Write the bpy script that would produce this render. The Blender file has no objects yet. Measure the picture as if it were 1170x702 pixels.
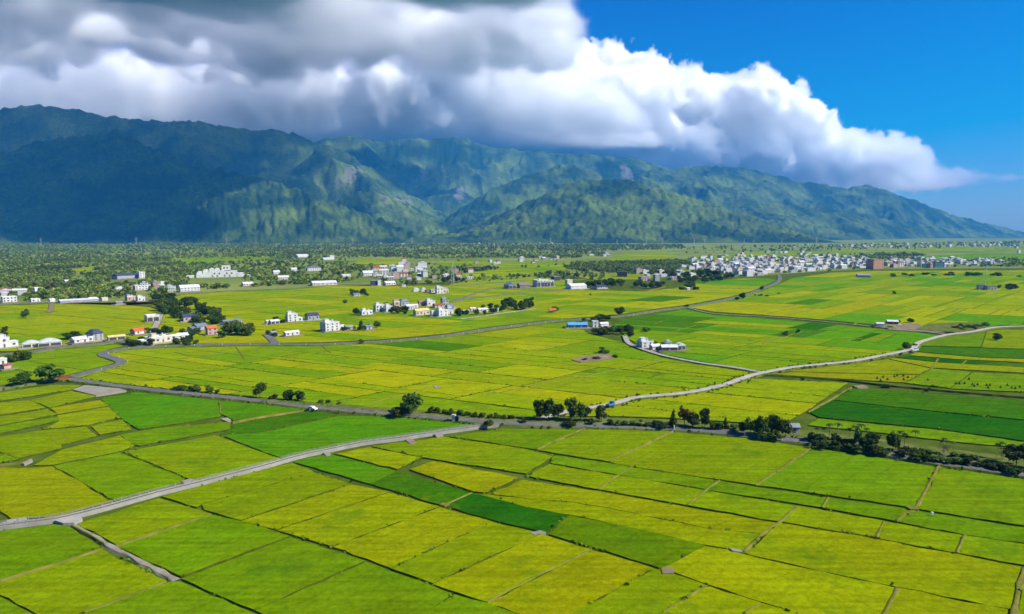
# Rice plain under a cloud-capped mountain range, seen from the air.
SKY_STRENGTH = 0.076
SKY_TINT = (1.0, 0.84, 1.04, 1)
SKY_SUB = (3.28, 1.10, 0.0, 1)
EXPOSURE = 0.70
HAZE_DENSITY = 4.6e-5
HAZE_COLOR = (0.05, 0.40, 1.0, 1)
import bpy, bmesh, math, random
import numpy as np
from mathutils import Vector, Matrix

random.seed(7)
rng = np.random.default_rng(11)
S = bpy.context.scene
COL = S.collection
R = math.radians

# ------------------------------------------------------------------ camera model
CAM_H, F_PX, CX, CY = 75.0, 780.0, 585.0, 351.0
PITCH = math.atan(85.0 / F_PX)
SP, CP = math.sin(PITCH), math.cos(PITCH)


def ray(px, py):
    u = (px - CX) / F_PX
    v = -(py - CY) / F_PX
    return u, CP + v * SP, -SP + v * CP


def ground(px, py, z=0.0):
    """Point of the plain that stands behind one point of the photograph."""
    dx, dy, dz = ray(px, py)
    t = (z - CAM_H) / dz
    return dx * t, dy * t


def height_at(px, py, Y):
    """Height of the sight line through a point of the photograph at distance Y."""
    dx, dy, dz = ray(px, py)
    return CAM_H + dz / dy * Y


def x_at(px, py, Y):
    dx, dy, dz = ray(px, py)
    return dx / dy * Y


def project(x, y, z=0.0):
    rz = z - CAM_H
    dep = y * CP - rz * SP
    up = y * SP + rz * CP
    return CX + F_PX * x / dep, CY - F_PX * up / dep


def link(o, parent=None):
    COL.objects.link(o)
    if parent is not None:
        o.parent = parent
    return o


def tag(o, label=None, cat=None, group=None, kind=None):
    if label: o['label'] = label
    if cat: o['category'] = cat
    if group: o['group'] = group
    if kind: o['kind'] = kind
    return o


# ------------------------------------------------------------------ smooth lattice noise
def _bs(n, cells, off=0.0):
    """Cubic B-spline matrix that spreads a lattice of cells+4 values over n samples."""
    t = np.linspace(0, cells, n) + off
    i = np.floor(t).astype(int)
    f = t - i
    w = np.stack([(1 - f) ** 3, 3 * f ** 3 - 6 * f ** 2 + 4, -3 * f ** 3 + 3 * f ** 2 + 3 * f + 1, f ** 3], 1) / 6
    m = np.zeros((n, int(cells + off) + 5), np.float32)
    for k in range(4):
        m[np.arange(n), i + k] += w[:, k]
    return m


def lattice(shape, cells, g):
    ms = [_bs(n, c) for n, c in zip(shape, cells)]
    a = g.standard_normal([m.shape[1] for m in ms]).astype(np.float32)
    for ax, m in enumerate(ms):
        a = np.moveaxis(np.tensordot(m, a, axes=(1, ax)), 0, ax)
    return a * (1.75 if len(shape) == 2 else 2.3)


# ------------------------------------------------------------------ node helpers
def new_mat(name):
    m = bpy.data.materials.new(name)
    m.use_nodes = True
    nt = m.node_tree
    nt.nodes.clear()
    return m, nt


def nd(nt, typ, **kw):
    n = nt.nodes.new(typ)
    for k, v in kw.items():
        if k.startswith('i_'):
            key = k[2:]
            key = int(key) if key.isdigit() else key.replace('_', ' ')
            n.inputs[key].default_value = v
        else:
            setattr(n, k, v)
    return n


def out_bsdf(nt, rough=0.9, spec=0.2):
    o = nd(nt, 'ShaderNodeOutputMaterial')
    b = nd(nt, 'ShaderNodeBsdfPrincipled')
    b.inputs['Roughness'].default_value = rough
    b.inputs['Specular IOR Level'].default_value = spec
    nt.links.new(b.outputs[0], o.inputs[0])
    return b


def c4(c):
    return (c[0], c[1], c[2], 1.0)


def noise_mat(name, c1, c2, scale=0.5, rough=0.9, spec=0.2, bump=0.0, detail=4.0, coord='Object', bscale=None, bdist=0.2):
    """Two colours mixed by noise in the object's own space."""
    m, nt = new_mat(name)
    b = out_bsdf(nt, rough, spec)
    tc = nd(nt, 'ShaderNodeTexCoord')
    n = nd(nt, 'ShaderNodeTexNoise', i_Scale=scale, i_Detail=detail)
    nt.links.new(tc.outputs[coord], n.inputs['Vector'])
    r = nd(nt, 'ShaderNodeMapRange', i_1=0.3, i_2=0.7)
    nt.links.new(n.outputs[0], r.inputs[0])
    mx = nd(nt, 'ShaderNodeMix', data_type='RGBA')
    mx.inputs[6].default_value = c4(c1)
    mx.inputs[7].default_value = c4(c2)
    nt.links.new(r.outputs[0], mx.inputs[0])
    nt.links.new(mx.outputs[2], b.inputs['Base Color'])
    if bump:
        n2 = nd(nt, 'ShaderNodeTexNoise', i_Scale=bscale or scale * 4, i_Detail=3.0)
        nt.links.new(tc.outputs[coord], n2.inputs['Vector'])
        bp = nd(nt, 'ShaderNodeBump', i_Strength=bump, i_Distance=bdist)
        nt.links.new(n2.outputs[0], bp.inputs['Height'])
        nt.links.new(bp.outputs[0], b.inputs['Normal'])
    return m


# ------------------------------------------------------------------ mesh helper
class MB:
    """Collects simple solids and sheets and links them as ONE mesh object."""

    def __init__(s):
        s.v, s.f, s.m = [], [], []

    def poly(s, pts, mi=0):
        i = len(s.v)
        s.v += [tuple(p) for p in pts]
        s.f.append(tuple(range(i, i + len(pts))))
        s.m.append(mi)

    def prism(s, pts, z0, z1, mi=0, mside=None, bottom=False):
        """Upright prism over a counter-clockwise plan."""
        n = len(pts)
        i = len(s.v)
        s.v += [(p[0], p[1], z0) for p in pts] + [(p[0], p[1], z1) for p in pts]
        s.f.append(tuple(range(i + n, i + 2 * n))); s.m.append(mi)
        if bottom:
            s.f.append(tuple(range(i + n - 1, i - 1, -1))); s.m.append(mi)
        for k in range(n):
            j = (k + 1) % n
            s.f.append((i + k, i + j, i + n + j, i + n + k))
            s.m.append(mi if mside is None else mside)

    def box(s, x0, x1, y0, y1, z0, z1, mi=0):
        s.prism([(x0, y0), (x1, y0), (x1, y1), (x0, y1)], z0, z1, mi, bottom=True)

    def bar(s, a, b, r, n=6, mi=0, r2=None):
        a, b = Vector(a), Vector(b)
        d = (b - a)
        if d.length < 1e-6: return
        d.normalize()
        u = d.orthogonal().normalized()
        w = d.cross(u)
        i = len(s.v)
        r2 = r if r2 is None else r2
        for p, q in ((a, r), (b, r2)):
            for k in range(n):
                t = 2 * math.pi * k / n
                s.v.append(tuple(p + (u * math.cos(t) + w * math.sin(t)) * q))
        for k in range(n):
            j = (k + 1) % n
            s.f.append((i + k, i + j, i + n + j, i + n + k)); s.m.append(mi)
        s.f.append(tuple(range(i + n - 1, i - 1, -1))); s.m.append(mi)
        s.f.append(tuple(range(i + n, i + 2 * n))); s.m.append(mi)

    def mesh(s, name, mats):
        me = bpy.data.meshes.new(name)
        me.from_pydata(s.v, [], s.f)
        for m in (mats if isinstance(mats, (list, tuple)) else [mats]):
            me.materials.append(m)
        if any(s.m):
            me.polygons.foreach_set('material_index', s.m)
        me.update()
        return me

    def build(s, name, mats, parent=None, loc=None, rz=0.0):
        o = bpy.data.objects.new(name, s.mesh(name, mats))
        link(o, parent)
        if loc is not None: o.location = loc
        if rz: o.rotation_euler.z = rz
        return o


def empty(name, loc, rz=0.0):
    o = bpy.data.objects.new(name, None)
    o.empty_display_size = 0.5
    link(o)
    o.location = loc
    o.rotation_euler.z = rz
    return o


def grid_mesh(name, X, Y, Z, mat, smooth=True):
    """Mesh from three equal 2D arrays."""
    h, w = Z.shape
    co = np.stack([X, Y, Z], -1).reshape(-1, 3).astype(np.float32)
    me = bpy.data.meshes.new(name)
    me.vertices.add(h * w)
    me.vertices.foreach_set('co', co.ravel())
    a = (np.arange(h - 1)[:, None] * w + np.arange(w - 1)[None, :]).ravel()
    q = np.stack([a, a + 1, a + w + 1, a + w], 1).astype(np.int32)
    me.loops.add(q.size)
    me.loops.foreach_set('vertex_index', q.ravel())
    me.polygons.add(len(q))
    me.polygons.foreach_set('loop_start', np.arange(0, q.size, 4, dtype=np.int32))
    if smooth:
        me.polygons.foreach_set('use_smooth', np.ones(len(q), bool))
    me.materials.append(mat)
    me.update()
    me.validate()
    return me
# ------------------------------------------------------------------ camera, sun, sky, air
cam = bpy.data.cameras.new('camera')
cam.sensor_width = 36.0
cam.lens = 24.0
cam.clip_start = 1.0
cam.clip_end = 80000.0
co_ = bpy.data.objects.new('camera', cam)
link(co_)
co_.location = (0, 0, CAM_H)
co_.rotation_euler = (math.pi / 2 - PITCH, 0, 0)
S.camera = co_

SUN_AZ = R(108)     # from +Y (view direction) towards +X
SUN_EL = R(42)
sv = Vector((math.sin(SUN_AZ) * math.cos(SUN_EL), math.cos(SUN_AZ) * math.cos(SUN_EL), math.sin(SUN_EL)))
sl = bpy.data.lights.new('sun', 'SUN')
sl.energy = 5.0
sl.angle = R(0.53)
sl.color = (1.0, 0.95, 0.86)
so = bpy.data.objects.new('sun', sl)
link(so)
so.rotation_euler = (-sv).to_track_quat('-Z', 'Y').to_euler()
so.location = sv * 500

W = bpy.data.worlds.new('World')
S.world = W
W.use_nodes = True
wt = W.node_tree
wt.nodes.clear()
wo = nd(wt, 'ShaderNodeOutputWorld')
bg = nd(wt, 'ShaderNodeBackground', i_Strength=SKY_STRENGTH)
sky = nd(wt, 'ShaderNodeTexSky', sky_type='NISHITA', sun_disc=False)
sky.sun_elevation = SUN_EL
sky.sun_rotation = SUN_AZ
sky.air_density = 1.3
sky.dust_density = 0.25
sky.ozone_density = 5.0
tint = nd(wt, 'ShaderNodeMix', data_type='RGBA', blend_type='MULTIPLY')     # deep, clean tropical blue
tint.inputs[0].default_value = 1.0
tint.inputs[7].default_value = SKY_TINT
wt.links.new(sky.outputs[0], tint.inputs[6])
sub = nd(wt, 'ShaderNodeMix', data_type='RGBA', blend_type='SUBTRACT', clamp_result=False)
sub.inputs[0].default_value = 1.0
sub.inputs[7].default_value = SKY_SUB
wt.links.new(tint.outputs[2], sub.inputs[6])
mxb = nd(wt, 'ShaderNodeVectorMath', operation='MAXIMUM')
mxb.inputs[1].default_value = (0.01, 0.01, 0.01)
wt.links.new(sub.outputs[2], mxb.inputs[0])
wt.links.new(mxb.outputs[0], bg.inputs[0])
wt.links.new(bg.outputs[0], wo.inputs[0])

vs = S.view_settings
vs.view_transform = 'Standard'
vs.look = 'None'
vs.exposure = EXPOSURE
vs.gamma = 1.0
vs.use_curve_mapping = False

cy = S.cycles
cy.use_denoising = True
cy.denoiser = 'OPENIMAGEDENOISE'
cy.max_bounces = 66
cy.diffuse_bounces = 3
cy.glossy_bounces = 2
cy.transmission_bounces = 4
cy.transparent_max_bounces = 8
cy.volume_bounces = 64
cy.volume_step_rate = 2.0
cy.volume_max_steps = 256
cy.sample_clamp_indirect = 8.0
cy.use_adaptive_sampling = True
cy.adaptive_threshold = 0.02

# air: one closed box of even, pale haze round the whole plain and its mountains
HAZE_TOP, HAZE_FAR = 1650.0, 13300.0
hm, ht = new_mat('haze')
ho = nd(ht, 'ShaderNodeOutputMaterial')
hv = nd(ht, 'ShaderNodeVolumePrincipled')
hv.inputs['Color'].default_value = HAZE_COLOR
hv.inputs['Density'].default_value = HAZE_DENSITY
hv.inputs['Anisotropy'].default_value = 0.0
ht.links.new(hv.outputs[0], ho.inputs['Volume'])
hb = MB()
hb.box(-11000, 13500, -400, HAZE_FAR, -1.2, HAZE_TOP)
tag(hb.build('haze', hm), 'pale blue haze in the air over the whole plain', 'haze', kind='stuff')


# ------------------------------------------------------------------ clouds
cm, ct = new_mat('cloud')
c_o = nd(ct, 'ShaderNodeOutputMaterial')
cv = nd(ct, 'ShaderNodeVolumePrincipled')
cv.inputs['Color'].default_value = (0.998, 0.998, 0.998, 1)
cv.inputs['Density'].default_value = 1.0
cv.inputs['Anisotropy'].default_value = 0.6
ct.links.new(cv.outputs[0], c_o.inputs['Volume'])


def volume_from_grid(name, D, lo, hi):
    """Cloud volume whose density at every cell comes from the array D[z, y, x]."""
    nz, ny, nx = D.shape
    me = bpy.data.meshes.new(name)
    me.vertices.add(D.size)
    at = me.attributes.new('d', 'FLOAT', 'POINT')
    at.data.foreach_set('value', np.ascontiguousarray(D, np.float32).ravel())
    o = bpy.data.objects.new(name, me)
    link(o)
    ng = bpy.data.node_groups.new(name + '_volume', 'GeometryNodeTree')
    ng.interface.new_socket('Geometry', in_out='INPUT', socket_type='NodeSocketGeometry')
    ng.interface.new_socket('Geometry', in_out='OUTPUT', socket_type='NodeSocketGeometry')
    gi, go = ng.nodes.new('NodeGroupInput'), ng.nodes.new('NodeGroupOutput')
    vc = ng.nodes.new('GeometryNodeVolumeCube')
    vc.inputs['Min'].default_value = lo
    vc.inputs['Max'].default_value = hi
    vc.inputs['Resolution X'].default_value = nx
    vc.inputs['Resolution Y'].default_value = ny
    vc.inputs['Resolution Z'].default_value = nz
    ps = ng.nodes.new('GeometryNodeInputPosition')
    sep = ng.nodes.new('ShaderNodeSeparateXYZ')
    ng.links.new(ps.outputs[0], sep.inputs[0])

    def mth(op, a, b):
        n = ng.nodes.new('ShaderNodeMath'); n.operation = op
        for k, q in enumerate((a, b)):
            if q is None: continue
            if isinstance(q, (int, float)): n.inputs[k].default_value = q
            else: ng.links.new(q, n.inputs[k])
        return n.outputs[0]
    ids = []
    for k, n in enumerate((nx, ny, nz)):
        st = (hi[k] - lo[k]) / (n - 1)
        ids.append(mth('ROUND', mth('DIVIDE', mth('SUBTRACT', sep.outputs[k], lo[k]), st), None))
    idx = mth('ADD', ids[0], mth('ADD', mth('MULTIPLY', ids[1], float(nx)), mth('MULTIPLY', ids[2], float(nx * ny))))
    si = ng.nodes.new('GeometryNodeSampleIndex'); si.data_type = 'FLOAT'; si.domain = 'POINT'
    na = ng.nodes.new('GeometryNodeInputNamedAttribute'); na.data_type = 'FLOAT'
    na.inputs['Name'].default_value = 'd'
    ng.links.new(gi.outputs[0], si.inputs['Geometry'])
    ng.links.new(na.outputs[0], si.inputs['Value'])
    ng.links.new(idx, si.inputs['Index'])
    ng.links.new(si.outputs[0], vc.inputs['Density'])
    sm = ng.nodes.new('GeometryNodeSetMaterial')
    sm.inputs['Material'].default_value = cm
    ng.links.new(vc.outputs[0], sm.inputs[0])
    ng.links.new(sm.outputs[0], go.inputs[0])
    md = o.modifiers.new('volume', 'NODES')
    md.node_group = ng
    me.materials.append(cm)
    return o


def sstep(a, b, x):
    t = np.clip((x - a) / (b - a), 0, 1)
    return t * t * (3 - 2 * t)


def cloud_bank(name, x0, x1, y0, y1, z0, z1, vox, shape, seed, dens, soft=120.0, amps=((1900, 300), (900, 230), (450, 190), (230, 185), (120, 140), (70, 70)), label='', base=1.0, dmul=None):
    nx, ny, nz = [int((b - a) / vox) + 1 for a, b in ((x0, x1), (y0, y1), (z0, z1))]
    X = np.linspace(x0, x1, nx, dtype=np.float32)[None, None, :]
    Y = np.linspace(y0, y1, ny, dtype=np.float32)[None, :, None]
    Z = np.linspace(z0, z1, nz, dtype=np.float32)[:, None, None]
    g = np.random.default_rng(seed)
    s = shape(X, Y, Z)
    s, sc = s if isinstance(s, tuple) else (s, 1.0)
    s = s + np.zeros((nz, ny, nx), np.float32)
    for wl, amp in amps:
        cells = [max(1, int(round((b - a) / wl))) for a, b in ((z0, z1), (y0, y1), (x0, x1))]
        n = lattice((nz, ny, nx), cells, g)
        s += sc * amp * (0.72 - 1.15 * np.abs(n) + 0.3 * n) * 0.9       # puffs: rounded outwards, creased inwards
    # nothing right at the walls of the grid
    e = np.minimum(np.minimum(X - x0, x1 - X), np.minimum(Y - y0, y1 - Y))
    s = np.minimum(s, e - 60)
    s = np.minimum(s, np.minimum(Z - z0, z1 - Z) - 30)
    cells = [max(1, int(round((b - a) / 520))) for a, b in ((z0, z1), (y0, y1), (x0, x1))]
    D = np.clip(s / soft, 0, 1) * dens * np.clip(0.85 + 0.55 * lattice((nz, ny, nx), cells, g), 0.25, 2.0) * np.clip(1 + 0.6 * lattice((nz, ny, nx), [max(1, int(round((b - a) / 170))) for a, b in ((z0, z1), (y0, y1), (x0, x1))], g), 0.2, 2.2) * np.clip(sc * 2.2, 0.3, 1.0)
    if dmul is not None: D = D * dmul(Y)
    D = D * np.clip(base + (1 - base) * (Z - z0) / 1700.0, 0, 1)      # thinner towards the base
    o = volume_from_grid(name, D.astype(np.float32), (x0, y0, z0), (x1, y1, z1))
    tag(o, label, 'cloud', kind='stuff')
    return o


def px_curve(pts):
    a = np.array(pts, float)
    return lambda p: np.interp(p, a[:, 0], a[:, 1])


def bank_shape(top, bot, ymid, yhalf, xl, xr):
    """A long bank: upper and lower outline given along the sight lines at the bank's middle distance."""
    tp, bt = px_curve(top), px_curve(bot)

    def f(X, Y, Z):
        px = CX + F_PX * X / (ymid * CP) * 1.0
        # columns fan out slightly with height: close enough for a bank this far off
        t = np.vectorize(lambda q: height_at(q, float(tp(q)), ymid))(px[0, 0]).astype(np.float32)[None, None, :]
        b = np.vectorize(lambda q: height_at(q, float(bt(q)), ymid))(px[0, 0]).astype(np.float32)[None, None, :]
        u = (Y - ymid) / yhalf
        bulge = np.sqrt(np.clip(1 - u * u, 0, 1))
        mid = b + (t - b) * 0.38
        up = (mid + (t - mid) * bulge) - Z
        dn = Z - (mid - (mid - b) * np.clip(bulge * 1.3, 0, 1))
        side = (1 - np.abs(u)) * yhalf * 0.8
        return np.minimum(np.minimum(up, dn), side), np.clip((t - b) / 1300, 0.10, 1.0)
    return f
cloud_bank('cloud', -900, 11300, 13350, 16900, 700, 5300, 40,
           bank_shape([(500, -60), (585, -25), (605, 0), (630, 25), (640, 52), (670, 68), (700, 75), (740, 78), (790, 84), (830, 88), (880, 104),
                       (915, 117), (935, 136), (960, 150), (985, 158), (1000, 164), (1018, 190), (1050, 197), (1090, 202), (1125, 208), (1150, 212)],
                      [(500, 178), (560, 190), (650, 192), (750, 197), (850, 200), (900, 204), (950, 208), (1000, 211), (1050, 216), (1090, 214), (1125, 209), (1150, 210)],
                      15100, 1750, 0, 0), 3, 0.022, soft=60, base=0.15,
           label='tall white bank of cumulus behind the far ridge, tapering towards the blue sky')
cloud_bank('cloud', -11000, 3600, 11000, 14100, 1662, 4600, 48,
           bank_shape([(-250, 40), (0, 60), (200, 62), (350, 70), (480, 40), (560, -20), (600, 0), (628, 30), (642, 60), (652, 88), (690, 112), (740, 140), (790, 172)],
                      [(-250, 190), (800, 190)],
                      12550, 1650, 0, 0), 5, 0.022, soft=60, base=0.15,
           label='white band of cloud lying along the top of the ridge under the grey deck')


def deck(X, Y, Z):
    right = -140 + 0.05 * (Y - 6000) + np.maximum(0, Y - 7000) * 0.38
    t = 2850 + 0 * X
    b = 2120 + 0 * X + (Y - 6000) * 0.02
    near = sstep(6700, 6100, Y)          # near part, mostly out of view, filled in to shade the front hill
    return 300 * near * sstep(2900, 2500, Z) * sstep(1850, 2050, Z) + np.minimum(np.minimum(t - Z, Z - b), (right - X) * 0.6) + np.minimum(0, (Y - 4100) * 0.8) + np.minimum(0, (9250 - Y) * 0.5)


cloud_bank('cloud', -9500, 1900, 3900, 9500, 1700, 3400, 55, deck, 9, 0.015, soft=150, dmul=lambda Y: 1 + 3.0 * sstep(6050, 5600, Y),  # unseen near part made denser so its shadow darkens the front hill
           amps=((2400, 230), (1100, 200), (500, 140), (250, 90), (130, 60)),
           label='dark grey cloud deck reaching overhead, its flat base seen from below')
# ------------------------------------------------------------------ mountains (one fan-shaped sheet of terrain)
def ridged(shape, cells, g, octs=5, gain=0.5):
    a = np.zeros(shape, np.float32)
    w, norm = 1.0, 0.0
    prev = 1.0
    for k in range(octs):
        n = lattice(shape, [c * 2 ** k for c in cells], g)
        r = (1 - np.clip(np.abs(n) * 1.25, 0, 1)) ** 1.4
        a += w * r * prev
        prev = np.clip(r * 1.5, 0.15, 1)
        norm += w
        w *= gain
    return a / norm


# each ridge: outline in the photograph, distance of its crest, distance of its foot (both along the sight line)
RIDGES = [
    # far left crest
    dict(top=[(-260, 150), (-120, 132), (0, 126), (45, 117), (90, 121), (150, 134), (200, 140), (250, 142), (320, 147), (345, 152), (380, 170), (440, 200), (500, 240), (560, 272)],
         D=[(-260, 8100), (0, 7900), (90, 8000), (350, 8400), (600, 8000)], F=[(-260, 6400), (200, 6600), (600, 6700)], p=1.25, amp=0.30, cells=(5, 16)),
    # dark front hill at the left, running down to the plain near x=505
    dict(top=[(-260, 215), (-60, 190), (0, 178), (60, 165), (100, 158), (145, 151), (175, 163), (200, 174), (230, 188), (255, 191), (300, 202), (350, 219), (400, 238), (450, 256), (505, 277.5), (530, 284)],
         D=[(-260, 5700), (145, 5750), (300, 5500), (450, 5250), (530, 5050)], F=[(-260, 4700), (300, 4620), (530, 4850)], p=0.95, amp=0.17, cells=(4, 16)),
    # crest at the head of the valley
    dict(top=[(240, 220), (300, 190), (360, 168), (400, 159), (440, 163), (480, 156), (530, 154), (560, 165), (600, 169), (640, 173), (690, 179), (720, 184), (760, 197), (800, 215), (860, 240), (900, 262)],
         D=[(240, 10300), (900, 10400)], F=[(240, 8300), (900, 8500)], p=1.2, amp=0.34, cells=(6, 22)),
    # buttress left of the valley
    dict(top=[(250, 262), (300, 232), (345, 200), (375, 186), (400, 196), (440, 216), (480, 238), (520, 256), (560, 271), (600, 282)],
         D=[(250, 7700), (375, 7900), (600, 7400)], F=[(250, 6600), (600, 6500)], p=1.1, amp=0.28, cells=(5, 26)),
    # low spur between them
    dict(top=[(330, 262), (380, 236), (405, 220), (430, 218), (460, 232), (500, 252), (540, 268), (580, 281)],
         D=[(330, 6700), (580, 6500)], F=[(330, 5900), (580, 5700)], p=1.0, amp=0.25, cells=(4, 26)),
    # spurs right of the valley
    dict(top=[(460, 284), (500, 260), (530, 238), (560, 222), (600, 203), (640, 192), (680, 200), (720, 215), (760, 240), (800, 270)],
         D=[(460, 7300), (640, 8300), (800, 8000)], F=[(460, 6300), (800, 6500)], p=1.05, amp=0.30, cells=(5, 24)),
    # rounded front hill right of centre
    dict(top=[(440, 285), (480, 274), (520, 264), (560, 250), (600, 231), (650, 209), (690, 203), (720, 206), (745, 212), (800, 230), (850, 246), (900, 262), (945, 278), (980, 286)],
         D=[(440, 5700), (690, 6300), (980, 5900)], F=[(440, 5000), (690, 4850), (980, 5200)], p=1.0, amp=0.18, cells=(4, 18)),
    # long right-hand range, going away
    dict(top=[(640, 225), (700, 205), (740, 195), (790, 189), (830, 188), (860, 194), (900, 205), (930, 208), (960, 213), (985, 214), (1010, 223), (1050, 236), (1090, 248), (1130, 258), (1160, 265), (1185, 272), (1260, 290)],
         D=[(640, 9600), (800, 9900), (1000, 10600), (1185, 12400), (1260, 12900)], F=[(640, 7200), (900, 7400), (1000, 8200), (1185, 11600), (1260, 12500)], p=1.1, amp=0.28, cells=(6, 30)),
    # foothill line under it
    dict(top=[(760, 270), (800, 250), (840, 238), (880, 232), (920, 236), (980, 246), (1040, 256), (1100, 266), (1150, 275)],
         D=[(760, 7300), (1000, 8600), (1150, 11300)], F=[(760, 5900), (1000, 7300), (1150, 10600)], p=1.0, amp=0.24, cells=(4, 30)),
    # faint range beyond
    dict(top=[(600, 178), (660, 177), (700, 183), (740, 188), (780, 200), (1000, 250), (1100, 262), (1165, 268.5), (1200, 268.3), (1420, 262)],
         D=[(600, 12200), (1420, 12900)], F=[(600, 10700), (1420, 12000)], p=1.0, amp=0.2, cells=(5, 24)),
]
NA, NR = 1500, 330
pxs = np.linspace(-270, 1420, NA)
dist = np.concatenate([np.linspace(4550, 7200, 150, endpoint=False), np.linspace(7200, 10000, 120, endpoint=False), np.linspace(10000, 13150, 60)])
PX, DD = np.meshgrid(pxs, dist)
g4 = np.random.default_rng(21)
tx = (pxs - CX) / (F_PX * CP)
XX = tx[None, :] * DD
Zt = np.full(PX.shape, -6.0)
def world_noise(wx, wy, octs, gain, seed):
    """Branching spurs: ridged noise laid out on the ground, read along every sight line."""
    g = np.random.default_rng(seed)
    x0, x1, y0, y1, st = -9000.0, 11500.0, 4300.0, 13400.0, 22.0
    shape = (int((y1 - y0) / st), int((x1 - x0) / st))
    a = ridged(shape, [(y1 - y0) / wy, (x1 - x0) / wx], g, octs, gain) if False else ridged(shape, [int((y1 - y0) / wy), int((x1 - x0) / wx)], g, octs, gain)
    a = (a - a.mean()) / a.std()
    w1, w2 = lattice(PX.shape, [14, 40], g) * 160, lattice(PX.shape, [14, 40], g) * 160
    w1 += lattice(PX.shape, [40, 120], g) * 50
    u = np.clip((XX + w1 - x0) / st, 0, shape[1] - 1.01); v = np.clip((DD + w2 - y0) / st, 0, shape[0] - 1.01)
    i, j = v.astype(int), u.astype(int)
    fv, fu = v - i, u - j
    return a[i, j] * (1 - fv) * (1 - fu) + a[i, j + 1] * (1 - fv) * fu + a[i + 1, j] * fv * (1 - fu) + a[i + 1, j + 1] * fv * fu


wob = lattice(PX.shape, [8, 30], g4)
wob2 = lattice(PX.shape, [20, 80], g4)
for k, rd in enumerate(RIDGES):
    Dc = px_curve(rd['D'])(pxs)
    H0 = np.array([height_at(p, float(px_curve(rd['top'])(p)), d) for p, d in zip(pxs, Dc)])
    # spurs leave the crest at a slant, so each slope is read a little to one side
    slant = lattice((1, NA), [1, 9], g4)[0]
    t0 = (DD - px_curve(rd['F'])(pxs)[None, :]) / (Dc - px_curve(rd['F'])(pxs))[None, :]
    pw = PX + (1 - np.clip(t0, 0, 1)) * (slant[None, :] * 26 + wob * 16 + wob2 * 6)
    Dk, Fk = px_curve(rd['D'])(pw), px_curve(rd['F'])(pw)
    lo, hi = rd['top'][0][0], rd['top'][-1][0]
    H = np.interp(pw, pxs, H0)
    n = world_noise(1150, 1500, 5, 0.5, 300 + k) * 0.9 + 0.22 * world_noise(420, 520, 4, 0.5, 400 + k)
    t = (DD - Fk) / (Dk - Fk)
    back = 1 - np.clip((t - 1) / 0.8, 0, 1) ** 1.2
    f = np.where(t < 1, np.clip(t, 0, 1) ** rd['p'], back)
    carve = np.clip(f * (1.03 - f) * 3.9, 0, 1) ** 0.8 * rd['amp'] * 1.0
    z = H * f + np.minimum(H, 900) * carve * np.clip(n, -2.2, 2.2) * 0.5
    ok = (pxs[None, :] > lo) & (pxs[None, :] < hi) & (f > 0)
    z = np.where(ok, z, -6)
    Zt = np.maximum(Zt, z)
Zt += np.clip(Zt / 60, 0, 1) * (lattice(PX.shape, [90, 420], g4) * 9 + lattice(PX.shape, [160, 740], g4) * 6)
Zt = np.minimum(Zt, HAZE_TOP - 4)

mm, mt = new_mat('mountain_forest')
b = out_bsdf(mt, 0.95, 0.05)
geo = nd(mt, 'ShaderNodeNewGeometry')
mapp = nd(mt, 'ShaderNodeMapping')
mapp.inputs['Scale'].default_value = (0.001, 0.001, 0.001)
mt.links.new(geo.outputs['Position'], mapp.inputs[0])
n1 = nd(mt, 'ShaderNodeTexNoise', i_Scale=2.2, i_Detail=6.0, i_Roughness=0.6)
n2 = nd(mt, 'ShaderNodeTexNoise', i_Scale=26.0, i_Detail=5.0, i_Roughness=0.7)
mt.links.new(mapp.outputs[0], n1.inputs['Vector'])
mt.links.new(mapp.outputs[0], n2.inputs['Vector'])
r1 = nd(mt, 'ShaderNodeMapRange', i_1=0.42, i_2=0.66)
mt.links.new(n1.outputs[0], r1.inputs[0])
r2 = nd(mt, 'ShaderNodeMapRange', i_1=0.35, i_2=0.65)
mt.links.new(n2.outputs[0], r2.inputs[0])
x1 = nd(mt, 'ShaderNodeMix', data_type='RGBA')
x1.inputs[6].default_value = c4((0.012, 0.030, 0.008)); x1.inputs[7].default_value = c4((0.105, 0.150, 0.020))
mt.links.new(r1.outputs[0], x1.inputs[0])
x2 = nd(mt, 'ShaderNodeMix', data_type='RGBA', blend_type='MULTIPLY')
x2.inputs[0].default_value = 0.75
mt.links.new(x1.outputs[2], x2.inputs[6])
rr = nd(mt, 'ShaderNodeValToRGB')
rr.color_ramp.elements[0].color = (0.55, 0.58, 0.6, 1); rr.color_ramp.elements[1].color = (1.25, 1.22, 1.15, 1)
mt.links.new(r2.outputs[0], rr.inputs[0])
n3 = nd(mt, 'ShaderNodeTexNoise', i_Scale=85.0, i_Detail=3.0, i_Roughness=0.7)
mt.links.new(mapp.outputs[0], n3.inputs['Vector'])
r3 = nd(mt, 'ShaderNodeMapRange', i_1=0.3, i_2=0.7, i_3=0.3, i_4=1.7)
mt.links.new(n3.outputs[0], r3.inputs[0])
sc3 = nd(mt, 'ShaderNodeVectorMath', operation='SCALE')
mt.links.new(rr.outputs[0], sc3.inputs[0]); mt.links.new(r3.outputs[0], sc3.inputs['Scale'])
mt.links.new(sc3.outputs[0], x2.inputs[7])
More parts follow.
